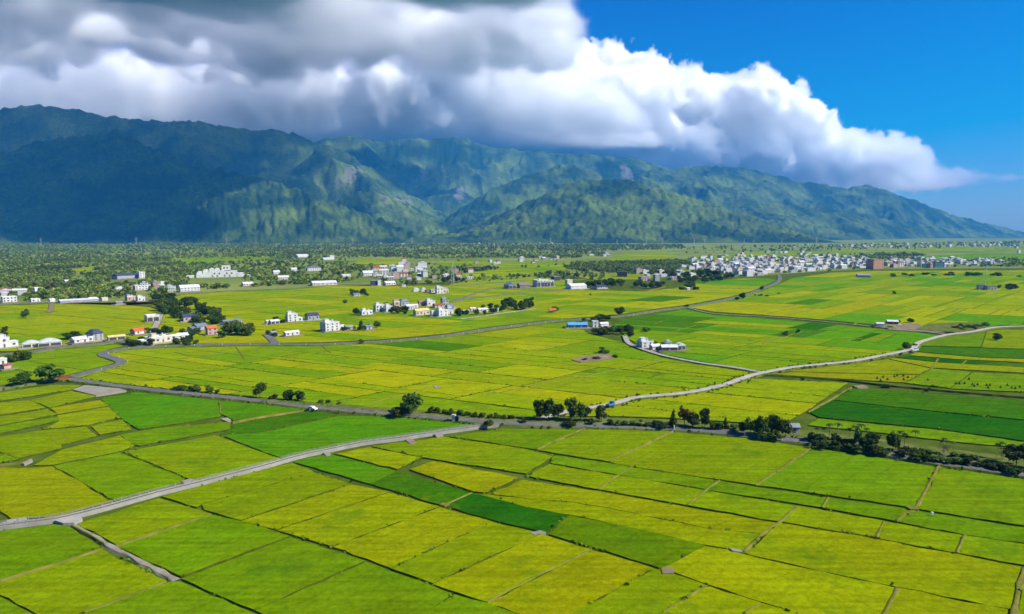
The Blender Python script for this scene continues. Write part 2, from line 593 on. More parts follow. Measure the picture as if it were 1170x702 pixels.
# bare landslide scars on a few steep places
rock = None
for (spx, spy, D, rad) in ((388, 196, 7000, 75), (372, 205, 6900, 50), (443, 226, 6700, 45), (520, 215, 8300, 80), (470, 190, 8600, 60), (723, 195, 9300, 90)):
    sx = x_at(spx, spy, D); sz = height_at(spx, spy, D)
    vm = nd(mt, 'ShaderNodeVectorMath', operation='DISTANCE')
    cmb = nd(mt, 'ShaderNodeCombineXYZ')
    sepp = nd(mt, 'ShaderNodeSeparateXYZ')
    mt.links.new(geo.outputs['Position'], sepp.inputs[0])
    mt.links.new(sepp.outputs[0], cmb.inputs[0]); mt.links.new(sepp.outputs[2], cmb.inputs[2])
    ml = nd(mt, 'ShaderNodeVectorMath', operation='MULTIPLY'); ml.inputs[1].default_value = (1, 0, 0.6)
    mt.links.new(cmb.outputs[0], ml.inputs[0])
    mt.links.new(ml.outputs[0], vm.inputs[0])
    vm.inputs[1].default_value = (sx, 0, sz * 0.6)
    ad = nd(mt, 'ShaderNodeMath', operation='MULTIPLY_ADD', i_1=-260.0)
    mt.links.new(n2.outputs[0], ad.inputs[0])
    mt.links.new(vm.outputs['Value'], ad.inputs[2])
    rg = nd(mt, 'ShaderNodeMapRange', i_1=rad - 130.0, i_2=rad - 160.0, i_3=0.0, i_4=0.8)
    mt.links.new(ad.outputs[0], rg.inputs[0])
    if rock is None: rock = rg.outputs[0]
    else:
        mxx = nd(mt, 'ShaderNodeMath', operation='MAXIMUM')
        mt.links.new(rock, mxx.inputs[0]); mt.links.new(rg.outputs[0], mxx.inputs[1]); rock = mxx.outputs[0]
x3 = nd(mt, 'ShaderNodeMix', data_type='RGBA')
x3.inputs[7].default_value = c4((0.15, 0.135, 0.11))
mt.links.new(rock, x3.inputs[0]); mt.links.new(x2.outputs[2], x3.inputs[6])
mt.links.new(x3.outputs[2], b.inputs['Base Color'])
bp = nd(mt, 'ShaderNodeBump', i_Strength=1.0, i_Distance=8.0)
mt.links.new(n2.outputs[0], bp.inputs['Height'])
mt.links.new(bp.outputs[0], b.inputs['Normal'])
mo = bpy.data.objects.new('mountains', grid_mesh('mountains', XX, DD, Zt, mm))
link(mo)
tag(mo, 'forested mountain range with steep spurs closing the plain', None, kind='structure')
# ------------------------------------------------------------------ the plain: ground sheet
def rice_mat():
    m, nt = new_mat('rice_crop')
    b = out_bsdf(nt, 0.95, 0.0)
    oi = nd(nt, 'ShaderNodeAttribute', attribute_type='GEOMETRY', attribute_name='crop')
    geo = nd(nt, 'ShaderNodeNewGeometry')
    # broad patches: ripening runs ahead here and behind there
    n1 = nd(nt, 'ShaderNodeTexNoise', i_Scale=0.035, i_Detail=5.0, i_Roughness=0.62)
    n2 = nd(nt, 'ShaderNodeTexNoise', i_Scale=0.9, i_Detail=5.0, i_Roughness=0.75)
    n3 = nd(nt, 'ShaderNodeTexNoise', i_Scale=0.10, i_Detail=6.0, i_Roughness=0.7)
    mp = nd(nt, 'ShaderNodeMapping')
    mp.inputs['Rotation'].default_value = (0, 0, R(-46))
    mp.inputs['Scale'].default_value = (0.035, 0.55, 0.3)
    n4 = nd(nt, 'ShaderNodeTexNoise', i_Scale=1.0, i_Detail=3.0)           # planting rows, seen as faint streaks
    nt.links.new(geo.outputs['Position'], mp.inputs[0])
    nt.links.new(mp.outputs[0], n4.inputs['Vector'])
    for n in (n1, n2, n3): nt.links.new(geo.outputs['Position'], n.inputs['Vector'])

    def ramp(src, lo, hi, a, c):
        r = nd(nt, 'ShaderNodeMapRange', i_1=lo, i_2=hi, i_3=a, i_4=c)
        nt.links.new(src, r.inputs[0])
        return r.outputs[0]
    hv = nd(nt, 'ShaderNodeHueSaturation')
    nt.links.new(oi.outputs['Color'], hv.inputs['Color'])
    nt.links.new(ramp(n1.outputs[0], 0.3, 0.7, 0.486, 0.512), hv.inputs['Hue'])
    v = nd(nt, 'ShaderNodeMath', operation='MULTIPLY')
    nt.links.new(ramp(n2.outputs[0], 0.28, 0.72, 0.68, 1.32), v.inputs[0])
    nt.links.new(ramp(n4.outputs[0], 0.3, 0.7, 0.80, 1.2), v.inputs[1])
    v2 = nd(nt, 'ShaderNodeMath', operation='MULTIPLY')
    nt.links.new(v.outputs[0], v2.inputs[0])
    nt.links.new(ramp(n3.outputs[0], 0.3, 0.7, 0.84, 1.15), v2.inputs[1])
    nt.links.new(v2.outputs[0], hv.inputs['Value'])
    # faint wheel tracks of the planting machine
    mt_ = nd(nt, 'ShaderNodeMapping')
    mt_.inputs['Rotation'].default_value = (0, 0, R(-46))
    wv = nd(nt, 'ShaderNodeTexWave', wave_type='BANDS', bands_direction='Y', wave_profile='SIN', i_Scale=0.05, i_Distortion=2.5)
    nt.links.new(geo.outputs['Position'], mt_.inputs[0]); nt.links.new(mt_.outputs[0], wv.inputs['Vector'])
    v3 = nd(nt, 'ShaderNodeMath', operation='MULTIPLY')
    nt.links.new(v2.outputs[0], v3.inputs[0])
    nt.links.new(ramp(wv.outputs['Fac'], 0.88, 1.0, 1.0, 0.90), v3.inputs[1])
    nt.links.new(v3.outputs[0], hv.inputs['Value'])
    # weedy, greener places
    wn = nd(nt, 'ShaderNodeTexNoise', i_Scale=0.055, i_Detail=7.0, i_Roughness=0.72)
    off = nd(nt, 'ShaderNodeVectorMath', operation='ADD'); off.inputs[1].default_value = (310, 77, 5)
    nt.links.new(geo.outputs['Position'], off.inputs[0]); nt.links.new(off.outputs[0], wn.inputs['Vector'])
    mw = nd(nt, 'ShaderNodeMix', data_type='RGBA')
    nt.links.new(ramp(wn.outputs[0], 0.57, 0.72, 0.0, 0.8), mw.inputs[0])
    nt.links.new(hv.outputs[0], mw.inputs[6])
    mw.inputs[7].default_value = c4((0.045, 0.12, 0.003))
    nt.links.new(mw.outputs[2], b.inputs['Base Color'])
    # lodged rice: flattened, paler places
    ln_ = nd(nt, 'ShaderNodeTexNoise', i_Scale=0.075, i_Detail=6.0, i_Roughness=0.65, i_Distortion=0.8)
    of2 = nd(nt, 'ShaderNodeVectorMath', operation='ADD'); of2.inputs[1].default_value = (-140, 520, 9)
    nt.links.new(geo.outputs['Position'], of2.inputs[0]); nt.links.new(of2.outputs[0], ln_.inputs['Vector'])
    ml_ = nd(nt, 'ShaderNodeMix', data_type='RGBA')
    nt.links.new(ramp(ln_.outputs[0], 0.62, 0.74, 0.0, 0.45), ml_.inputs[0])
    nt.links.new(mw.outputs[2], ml_.inputs[6])
    ml_.inputs[7].default_value = c4((0.21, 0.22, 0.004))
    nt.links.new(ml_.outputs[2], b.inputs['Base Color'])
    bp = nd(nt, 'ShaderNodeBump', i_Strength=0.55, i_Distance=0.35)
    nt.links.new(n2.outputs[0], bp.inputs['Height'])
    nt.links.new(bp.outputs[0], b.inputs['Normal'])
    return m


M_rice = rice_mat()
M_stem = noise_mat('rice_stems', (0.03, 0.05, 0.004), (0.09, 0.11, 0.012), scale=0.5, spec=0.0)
M_ground = noise_mat('ground_weeds', (0.035, 0.065, 0.005), (0.095, 0.125, 0.016), scale=0.12, spec=0.0, coord='Object', detail=6)
M_bund = noise_mat('dry_bund', (0.085, 0.11, 0.010), (0.20, 0.175, 0.040), scale=0.30, spec=0.0, detail=6)
M_dirt = noise_mat('bare_earth', (0.15, 0.11, 0.065), (0.25, 0.20, 0.13), scale=0.12, spec=0.0, detail=7, bump=0.4)
M_asph = noise_mat('worn_asphalt', (0.10, 0.10, 0.096), (0.15, 0.147, 0.14), scale=0.3, spec=0.1, detail=7)
M_conc = noise_mat('pale_concrete', (0.245, 0.228, 0.185), (0.35, 0.33, 0.275), scale=0.25, spec=0.1, detail=7)
M_verge = noise_mat('rough_verge', (0.06, 0.10, 0.012), (0.15, 0.16, 0.045), scale=0.22, spec=0.0, detail=8, bump=0.8, bdist=0.4)
M_bank = noise_mat('stone_bank', (0.10, 0.095, 0.08), (0.19, 0.17, 0.13), scale=0.5, spec=0.0, detail=7, bump=0.8)

gx = np.concatenate([np.linspace(-10500, -2000, 18), np.linspace(-1900, 1900, 77), np.linspace(2000, 13000, 22)])
gy = np.concatenate([np.linspace(-250, 2500, 56), np.linspace(2600, 13000, 45)])
GX, GY = np.meshgrid(gx, gy)
go_ = bpy.data.objects.new('ground', grid_mesh('ground', GX, GY, GX * 0, M_ground))
link(go_)
tag(go_, kind='structure')

# rough grassland and scrub between the paddies and the mountains, under the woods
M_heath = noise_mat('scrub_grassland', (0.085, 0.135, 0.020), (0.21, 0.24, 0.055), scale=0.004, spec=0.0, detail=9)
hp_ = [ground(*p) for p in [(-110, 350), (0, 348), (120, 345.5), (180, 340.5), (208, 336), (263, 332.5), (335, 329.3), (440, 325), (520, 322), (640, 314), (690, 318), (780, 318), (860, 316), (940, 310), (1000, 308), (1190, 306), (1300, 304)]]
mb = MB()
far = [(p[0] / p[1] * 9000, 9000) for p in hp_]
for k in range(len(hp_) - 1):
    mb.poly([(*hp_[k], 0.012), (*hp_[k + 1], 0.012), (*far[k + 1], 0.012), (*far[k], 0.012)])
tag(mb.build('grassland', M_heath), kind='structure')

# ------------------------------------------------------------------ fields
CROP = {'Y': (0.180, 0.206, 0.0004), 'A': (0.178, 0.215, 0.0004), 'L': (0.140, 0.198, 0.0006), 'G': (0.098, 0.178, 0.0008), 'B': (0.056, 0.164, 0.0012),
        'D': (0.014, 0.080, 0.0015), 'E': (0.034, 0.108, 0.0012), 'F': (0.084, 0.150, 0.0006)}


def area2(p):
    return sum(p[i][0] * p[(i + 1) % len(p)][1] - p[(i + 1) % len(p)][0] * p[i][1] for i in range(len(p))) / 2


def ccw(p):
    return p if area2(p) > 0 else p[::-1]


def inset(p, d):
    n = len(p)
    out = []
    for i in range(n):
        a, b, c = Vector(p[i - 1]), Vector(p[i]), Vector(p[(i + 1) % n])
        e1, e2 = (b - a), (c - b)
        if e1.length < 1e-6 or e2.length < 1e-6: continue
        e1.normalize(); e2.normalize()
        n1, n2 = Vector((-e1.y, e1.x)), Vector((-e2.y, e2.x))
        m = n1 + n2
        k = m.dot(n1)
        if k < 0.25: m, k = n1, 1.0
        out.append(tuple(b + m * (d / k)))
    return out


def roughen(p, step, amp):
    out = []
    for i in range(len(p)):
        a, b = Vector(p[i]), Vector(p[(i + 1) % len(p)])
        n = max(1, min(12, int((b - a).length / step)))
        for k in range(n):
            q = a.lerp(b, k / n)
            if k: q = q + Vector((random.gauss(0, amp), random.gauss(0, amp)))
            out.append((q.x, q.y))
    return out


FIELDS = []          # (distance, polygon on the plain, crop colour, height)


def add_field(poly, cls, gap=0.2, h=None):
    poly = ccw(poly)
    q = inset(poly, gap)
    if len(q) < 3 or area2(q) < 25: return
    c = np.array(CROP[cls]) if isinstance(cls, str) else np.array(cls)
    c = c * 1.05 * (1 + random.uniform(-0.06, 0.06)) * np.array([1 + random.uniform(-0.05, 0.05), 1, 1])
    cx = sum(a[0] for a in q) / len(q); cyy = sum(a[1] for a in q) / len(q)
    FIELDS.append((math.hypot(cx, cyy), q, c, h or random.uniform(0.42, 0.54)))


def fld(cls, *pts, gap=-0.22):
    add_field([ground(*p) for p in pts], cls, gap)


# --- nearest fields, corner by corner
fld('L', (186, 569), (300, 539), (334, 531), (357, 540.7), (300, 558.5), (232, 577), (225, 581))
fld('L', (234, 584), (232, 578), (300, 559.5), (357, 541.5), (400, 554.5), (300, 587.5), (276, 596))
fld('A', (277, 597), (300, 589.5), (401, 555.5), (444, 563.5), (317, 606.5))
fld('A', (318.5, 608), (445, 565), (502, 580.5), (380, 625.5))
fld('A', (381.5, 627), (503.5, 581.5), (562, 598), (447, 650.5))
fld('L', (448, 652), (563.5, 599), (617, 612), (495, 668.5))
fld('Y', (496.5, 670), (619, 613), (675, 630.5), (557.5, 690.5))
fld('Y', (559, 692), (676.5, 631.5), (745, 651.5), (632, 715.5), (592, 703))
fld('L', (635, 716), (747, 652.5), (757, 654.5), (806, 671), (724, 722), (645, 722))
fld('A', (727, 722), (808, 672), (867, 691), (820, 722))
fld('A', (823, 722), (869, 692), (905, 702), (962, 722))
fld('G', (-8, 611), (62, 601.5), (78, 604), (116, 627.5), (-8, 666.5))
fld('L', (-8, 671), (118, 631.5), (189, 666), (62, 714), (-8, 676))
fld('G', (-8, 681), (55, 716), (48, 722), (-8, 722))
fld('G', (67, 714.6), (193, 668), (204, 667), (339, 722), (50, 722))
fld('L', (90, 600.5), (181.5, 572), (240, 589.3), (133.5, 624))
fld('G', (137, 627.5), (242.5, 590.8), (275, 598), (329, 615), (207.5, 660.5))
fld('G', (210, 664), (331, 617), (416, 643.3), (291, 698.5))
fld('G', (293.5, 699.5), (418, 645), (517, 681), (455, 722), (344, 722))
fld('G', (458, 722), (519.5, 682.5), (556, 692), (588, 704), (636, 722))
# dark strip
fld('B', (336, 529.5), (377, 520.5), (452, 540.5), (424, 554.5))
fld('E', (425.5, 555), (453, 541), (538, 565), (505, 578.5))
fld('D', (508, 580), (540.5, 566), (600, 581.5), (648, 590.5), (624, 610.5), (566, 596.5))
fld('A', (384, 520), (422, 513), (481, 525), (454, 537.5))
fld('Y', (469, 538), (497, 529), (592, 548), (556, 564.5), (540, 563))
fld('L', (426, 511.5), (508, 501.2), (598, 514.3), (611, 518), (632, 522.5), (601, 542.5), (593, 541.5), (480, 523.5))
fld('G', (515, 500), (576, 491.5), (666, 492.5), (613, 515), (600, 513))
fld('L', (671, 492.5), (767, 494.5), (694, 528.6), (616, 516))
fld('L', (772, 495.5), (842, 501.5), (900, 509.5), (925, 513.5), (863, 555.5), (819, 549), (722, 534.5), (697, 529.5))
fld('G', (931, 514), (1000, 524), (1069, 535), (1045, 582), (940, 566.5), (866, 556.5))
fld('G', (1076, 536), (1170, 550), (1185, 552), (1185, 604.5), (1170, 602.5), (1050, 583.5))
fld('G', (633, 522.5), (694, 530.8), (720, 535.8), (706, 543.8), (630, 530.8))
fld('G', (724, 536.2), (819, 551), (806, 560.7), (709, 544.8))
fld('G', (823, 551.3), (870, 559.5), (945, 570.5), (938, 581), (809, 561.2))
fld('G', (948, 571), (1035, 583.8), (1044, 585.5), (1024, 597.3), (940, 582))
fld('G', (1048, 586), (1170, 605), (1185, 607), (1185, 624.5), (1101, 612.3), (1027, 598))
fld('L', (628, 532.5), (704.5, 545.3), (683.5, 560.7), (603, 545.5))
fld('L', (707.5, 545.5), (806, 562.3), (783.5, 578.7), (686, 561.2))
fld('L', (809, 562.8), (908, 580.5), (888, 597.3), (787, 579.3))
fld('L', (912, 580.5), (1009, 597.5), (1000.5, 616.3), (891, 597.6))
fld('L', (1012, 598), (1101, 613.8), (1092, 633.3), (1003.5, 616.8))
fld('L', (1104, 614.3), (1185, 626.5), (1185, 650), (1170, 647), (1095.5, 633.8))
fld('Y', (560, 566), (597, 550.5), (685, 563.5), (784, 581.5), (886, 599.5), (872, 611.5), (807, 605), (719, 586.5), (654, 575), (600, 571))
fld('A', (549, 567.5), (559, 567), (600, 572), (654, 576), (719, 587.7), (807, 606), (871, 612.5), (850, 632), (830, 628), (805, 624), (717, 603.3), (649, 589.3), (600, 580.5))
fld('F', (651, 591), (717, 604.3), (804, 625), (756, 651), (628, 612))
fld('A', (758, 651), (806, 626.5), (831, 630.5), (849, 635.5), (870, 641), (1024, 675), (1001, 722), (967, 722), (912, 703), (807, 669), (773, 656.5))
fld('A', (852, 634.5), (891, 600), (1002, 618.5), (1093, 635.3), (1167, 650.5), (1153, 697.5), (1026, 672.8), (870, 638.8))
fld('A', (1029, 675.5), (1150, 699.5), (1148, 722), (1006, 722))
fld('L', (1172, 654), (1185, 656), (1185, 722), (1163, 722))

# left of the raised canal
fld('B', (251.5, 459.5), (300, 463.5), (350, 469), (267, 481.5), (252, 473))
fld('E', (268, 486), (354, 470.8), (384, 475.5), (300, 494), (252, 498), (265, 492))
fld('B', (301, 495.2), (386, 477), (442, 477.3), (540, 486.8), (544, 488), (460, 499.5), (412, 505.5), (340, 520.5), (324, 525.5), (255, 499))
fld('L', (142, 518), (246, 499.3), (321, 526.5), (300, 533), (226, 551.5), (219, 549.5))
fld('G', (63, 534), (137.5, 518.8), (210, 549), (205, 554), (131, 573.5))
fld('Y', (-8, 536), (37, 536.5), (59.5, 534.8), (127, 574.3), (62, 592.5), (14, 594), (-8, 579))
fld('L', (-8, 586), (10, 596), (-8, 599))
fld('B', (115.5, 457.5), (155, 449.8), (249.5, 459), (251, 477.5), (160, 492), (142.5, 482))
fld('G', (138.5, 498.5), (177, 491.5), (262, 483.6), (263, 491.8), (160, 510.6), (151, 509))
fld('L', (40, 533), (72, 515.5), (137, 499.5), (153, 511), (139, 516.8), (61, 532.8))
fld('L', (105, 488.5), (139.5, 480.8), (150.5, 492.2), (115, 497.5))
fld('A', (66, 476), (125, 466), (138.5, 478), (100, 487), (50, 491.5), (68.5, 482.6))
fld('L', (-8, 501.5), (48, 493.2), (99.5, 488.8), (111.5, 499.2), (69, 509.8), (70, 513.8), (22, 524.5), (-8, 515.5))
fld('G', (-8, 518), (21, 526), (-8, 532.5))
fld('G', (-8, 490), (65.5, 477.8), (67, 482), (-8, 498.6))
fld('L', (-8, 479), (54, 468.8), (65, 475), (-8, 488))
fld('A', (-8, 462), (33, 459), (52, 467), (-8, 476.5))
fld('L', (-8, 451.5), (57, 441.5), (93, 441.5), (81, 446.5), (-8, 460.5))
fld('L', (35, 458.5), (82, 447.8), (109, 454), (57, 466.8))
fld('A', (58, 468), (113.5, 458.5), (124.5, 465), (66, 474.5))

# --- big dark paddies at the right, beyond the trees
fld('E', (953, 458), (974, 445), (1041, 449), (1185, 461), (1185, 482), (1069, 471))
fld('D', (926, 472.5), (952, 459), (1069, 472.5), (1185, 484), (1185, 507), (1069, 491), (936, 478))
fld('G', (934, 480), (1069, 492.5), (1185, 509), (1185, 514), (1100, 507), (1000, 495), (924, 487))


# --- the same paddies run on beyond the edges of the view
for y0, y1, c in ((451.5, 460.5, 'L'), (462, 476.5, 'A'), (479, 488, 'L'), (490, 498.6, 'G'), (501.5, 515.5, 'L'), (518, 532.5, 'G'), (536, 579, 'Y'), (586, 599, 'L'), (611, 666.5, 'G'), (671, 676, 'L'), (681, 722, 'G')):
    fld(c, (-9.5, y0), (-9.5, y1), (-170, y1 + 19), (-170, y0 + 19))
for y0, y1, c in ((552, 604.5, 'G'), (607, 624.5, 'G'), (626.5, 650, 'L'), (656, 722, 'L')):
    fld(c, (1187, y0), (1187, y1), (1360, y1 + 24), (1360, y0 + 24))
for y0, y1, c in ((461, 482, 'E'), (484, 507, 'D'), (509, 514, 'G')):
    fld(c, (1187, y0), (1187, y1), (1340, y1 + 17), (1340, y0 + 17))
for x0, x1, c in ((-170, 120, 'L'), (122, 330, 'G'), (332, 560, 'G'), (562, 760, 'Y'), (762, 1000, 'A'), (1002, 1190, 'A'), (1192, 1360, 'L')):
    fld(c, (x0, 724), (x1, 724), (585 + (x1 - 585) * 1.1, 800), (585 + (x0 - 585) * 1.1, 800))

# --- the rest of the plain: long plots laid out on the same two directions
def clip_half(poly, p, n, keep):
    """Part of poly on one side of a line (Sutherland-Hodgman)."""
    out = []
    for i in range(len(poly)):
        a, b = poly[i], poly[(i + 1) % len(poly)]
        da = ((a[0] - p[0]) * n[0] + (a[1] - p[1]) * n[1]) * keep
        db = ((b[0] - p[0]) * n[0] + (b[1] - p[1]) * n[1]) * keep
        if da >= 0: out.append(a)
        if (da > 0 > db) or (da < 0 < db):
            t = da / (da - db)
            out.append((a[0] + (b[0] - a[0]) * t, a[1] + (b[1] - a[1]) * t))
    return out


def in_poly(p, poly):
    c = False
    for i in range(len(poly)):
        a, b = poly[i], poly[i - 1]
        if (a[1] > p[1]) != (b[1] > p[1]) and p[0] < (b[0] - a[0]) * (p[1] - a[1]) / (b[1] - a[1]) + a[0]:
            c = not c
    return c


# tints of whole neighbourhoods: outline in the photograph, share of each crop colour
ZONES = [
    ([(900, 425), (1050, 403), (1080, 412), (1030, 436), (880, 430)], 'YYA'),
    ([(1025, 407), (1094, 410), (1190, 419), (1190, 424), (1077, 414.5)], 'D'),
    ([(1053, 398), (1190, 407), (1190, 413.5), (1053, 403)], 'D'),
    ([(1056, 402), (1190, 414), (1190, 419), (1040, 406)], 'YA'),
    ([(1060, 414), (1190, 424), (1190, 432), (1040, 425)], 'AY'),
    ([(1000, 425), (1190, 430), (1190, 456), (970, 436)], 'GGL'),
    ([(1050, 385), (1190, 376), (1190, 408), (1055, 398)], 'LGGA'),
    ([(700, 370), (790, 352), (830, 358), (860, 372), (790, 384), (720, 378)], 'BBEGL'),
    ([(860, 363), (1010, 375), (1000, 392), (860, 390)], 'DEBBG'),
    ([(720, 380), (860, 372), (1040, 392), (980, 412), (870, 428), (720, 392)], 'BGGGBL'),
    ([(690, 340), (790, 342), (790, 352), (700, 354)], 'EBBGA'),
    ([(730, 330), (800, 332), (790, 340), (700, 340)], 'GALY'),
    ([(800, 318), (886, 318), (880, 326), (800, 328)], 'GBBL'),
    ([(850, 340), (960, 344), (960, 350), (850, 350)], 'EBG'),
    ([(780, 343), (1000, 350), (1000, 360), (790, 358)], 'YYAL'),
    ([(890, 322), (1190, 308), (1190, 325), (890, 335)], 'GGLB'),
    ([(890, 330), (1190, 322), (1190, 376), (890, 376)], 'GGLLBA'),
    ([(500, 362), (620, 355), (610, 366), (520, 382)], 'GBGL'),
    ([(440, 360), (520, 366), (500, 384), (440, 388)], 'AYL'),
    ([(300, 355), (440, 365), (440, 390), (300, 392)], 'ALLG'),
    ([(300, 395), (420, 393), (380, 412), (300, 412)], 'GLGA'),
    ([(420, 395), (560, 385), (600, 402), (440, 412)], 'GLGE'),
    ([(560, 378), (720, 372), (720, 440), (560, 470)], 'ALLGA'),
    ([(700, 392), (870, 430), (700, 470), (640, 440)], 'ALALG'),
    ([(80, 430), (330, 398), (470, 420), (640, 480), (300, 455)], 'ALLLGA'),
    ([(-60, 350), (120, 346), (190, 370), (120, 392), (-60, 400)], 'LLGAA'),
    ([(100, 355), (160, 350), (170, 366), (110, 368)], 'YA'),
    ([(-60, 400), (140, 395), (120, 425), (-60, 445)], 'GGBL'),
    ([(190, 335), (480, 325), (480, 345), (300, 360)], 'ALLGL'),
    ([(480, 315), (720, 312), (720, 345), (520, 350)], 'ALLG'),
]
ZW = [([ground(*p) for p in z], c) for z, c in ZONES]


def zone_crop(c, default='AALLGGYB'):
    for z, s in ZW:
        if in_poly(c, z): return random.choice(s)
    return random.choice(default)


DIR1, DIR2 = R(-27), R(46)


def plots(pts, target, default='AALLGGY', gap=0.30, long_=1.6):
    """Split a tract of land into long plots. Outline given as points of the photograph."""
    stack = [ccw([ground(*p) for p in pts])]
    while stack:
        p = stack.pop()
        A = area2(p)
        if A < 60: continue
        lim = target * random.uniform(0.55, 1.6)
        ext = []
        for d in (DIR1, DIR2):
            u = [a[0] * math.cos(d) + a[1] * math.sin(d) for a in p]
            ext.append((max(u) - min(u), min(u), max(u)))
        if A < lim or max(ext[0][0], ext[1][0]) < 14:
            c = (sum(a[0] for a in p) / len(p), sum(a[1] for a in p) / len(p))
            add_field(p, np.array(CROP[zone_crop(c, default)]) * (1.26, 1.17, 0.8), gap)
            continue
        # plots are longer along DIR1 in some tracts and DIR2 in others
        ax = 0 if ext[0][0] > ext[1][0] * (long_ if (int(p[0][0] / 260) + int(p[0][1] / 200)) % 3 else 0.75) else 1
        e = ext[ax]
        cut = e[1] + e[0] * random.uniform(0.38, 0.62)
        d = (DIR1, DIR2)[ax] + random.gauss(0, 0.012)
        n = (math.cos(d), math.sin(d))
        q = (n[0] * cut, n[1] * cut)
        # cut line is perpendicular to the chosen direction, sheared onto the other one
        o = (DIR2, DIR1)[ax] + random.gauss(0, 0.012)
        nn = (math.sin(o), -math.cos(o))
        if nn[0] * n[0] + nn[1] * n[1] < 0: nn = (-nn[0], -nn[1])
        mid = [0.5 * (min(a[k] for a in p) + max(a[k] for a in p)) for k in (0, 1)]
        mc = mid[0] * n[0] + mid[1] * n[1]
        pt = (mid[0] + n[0] * (cut - mc), mid[1] + n[1] * (cut - mc))
        for s in (1, -1):
            c = clip_half(p, pt, nn, s)
            if len(c) >= 3: stack.append(c)


plots([(88, 435), (105, 429), (130, 422.5), (143, 416.5), (134, 411), (122, 406.5), (135, 402.5), (158, 400), (200, 398.3), (288, 396.5), (366, 396.7), (440, 393), (510, 386.5), (620, 371.5), (655, 368.5), (672, 382),
       (714, 393), (728, 400.5), (757, 409.5), (800, 417.7), (866, 427.5), (856, 430.5), (828, 440), (785, 449.5), (728, 454.5), (700, 462), (660, 471), (600, 479), (560, 476.5), (520, 472), (442, 470), (357, 463), (300, 455.5), (171, 443.5), (114, 437)], 1350, 'ALLLG')
plots([(640, 477), (700, 466.5), (728, 458.5), (785, 453), (830, 443.5), (858, 433.5), (970, 438.5), (922, 471), (903, 482), (842, 484), (760, 479), (690, 477)], 2000, 'LLAG')
fld('G', (1052, 396), (1057, 391), (1072, 389), (1087, 385.5), (1112, 383), (1126, 380.6), (1120, 397.5))
fld('L', (1128, 380), (1144, 377.5), (1330, 379.0), (1330, 405.0), (1122, 398))
fld('E', (1053, 398), (1120, 398.7), (1330, 406.5), (1330, 416.0), (1120, 408.7), (1049, 402.5))
fld('A', (1045, 404.3), (1050, 403.7), (1120, 409.6), (1330, 417.0), (1330, 422.5), (1094, 411.2), (1040, 406.8))
fld('D', (1024, 409.3), (1040, 407.7), (1094, 412), (1130, 415), (1112, 417.8), (1075, 414.6))
fld('E', (1132, 415.3), (1330, 423.5), (1330, 429.5), (1114, 418))
fld('A', (1016, 411), (1024, 410.3), (1074, 415.5), (1330, 430.5), (1330, 436.0), (1064, 421.2))
fld('Y', (907, 424.3), (975, 417), (1014, 411.6), (1063, 422), (1050, 429), (905, 425.5))
fld('Y', (884, 428.6), (905, 426.3), (1049, 429.8), (1033, 438), (970, 434.3))
fld('G', (1065, 422.3), (1110, 426.5), (1085, 444.5), (1035, 438.8))
fld('G', (1112, 426.8), (1330, 437.0), (1330, 456.5), (1087, 445))
plots([(718, 388), (700, 372), (719, 364.5), (766, 357), (783, 354), (816, 361), (870, 364.5), (927, 369), (1007, 377), (1044, 380), (1080, 385), (1066, 386.2), (1047, 392), (1041, 397), (1031, 401), (979, 412), (907, 419), (873, 425.5), (800, 414), (758, 405.5), (733, 397)], 1700, 'GGBL')
plots([(787, 352), (837, 344), (869, 334), (893, 324), (905, 318.5), (950, 312), (1000, 310), (1330, 308.6), (1330, 371.1), (1142, 372.5), (1110, 378), (1085, 380.5), (1044, 376), (1007, 372.5), (927, 365), (870, 360.5), (816, 357)], 2800, 'GLLAB', long_=0.5)
plots([(-200, 356.0), (33, 349), (60, 347.5), (120, 347), (172, 352), (185, 344), (208, 337.5), (263, 333.7), (290, 333), (335, 331), (381, 327.5), (440, 327.5), (510, 327), (540, 319), (600, 316), (640, 319), (668, 332), (735, 333.5), (770, 330), (800, 322), (850, 318.5), (880, 319), (887, 321),
       (860, 333), (836, 339.5), (781, 349.5), (751, 353.3), (718, 358.5), (690, 361.7), (658, 364), (620, 367), (558, 374.5), (510, 382), (440, 388.5), (366, 392.3), (288, 393), (200, 394), (156, 395.5), (146, 390.5), (132, 389.3), (102, 393), (72, 395), (28, 401.5), (-200, 409.0)], 2200, 'AALLYG')
plots([(-200, 450.0), (0, 441.5), (51, 433), (77, 430), (102, 423.5), (126, 417.5), (132, 415.3), (113, 408.5), (111, 405), (126, 400), (142, 396), (132, 394.5), (102, 397.5), (72, 400), (30, 407), (-200, 414.0)], 2600, 'GGLB')
# clearings farther off
for pts, cl in (([(400, 302), (412, 296.5), (440, 295.5), (470, 297), (450, 303)], 'LA'), ([(490, 301), (530, 297), (560, 296.5), (575, 300), (520, 306)], 'LG'), ([(525, 314), (560, 309), (640, 303), (650, 308), (600, 314), (540, 318)], 'LGA'),
                ([(560, 302), (640, 298), (660, 303), (640, 306), (570, 309)], 'LG'), ([(690, 296), (715, 290), (760, 288), (775, 292), (760, 297), (700, 299)], 'LGA'), ([(1040, 300), (1050, 293), (1130, 289), (1190, 291), (1190, 299), (1100, 297)], 'GBG'),
                ([(990, 289), (1060, 283.5), (1140, 282.5), (1190, 285), (1100, 288)], 'LG'), ([(650, 316), (690, 313), (770, 314), (730, 320), (680, 320)], 'GL'), ([(420, 316), (440, 312), (452, 314), (440, 320)], 'YA'),
                ([(60, 312), (100, 305), (140, 303), (100, 310)], 'L'), ([(505, 275.5), (560, 273.5), (650, 275.5), (600, 278), (520, 278)], 'LA'), ([(190, 296), (300, 293), (320, 297), (210, 302)], 'GL'),
                ([(780, 296), (880, 288), (990, 286), (960, 292), (820, 297)], 'GL')):
    plots(pts, 9000, cl, gap=1.5)

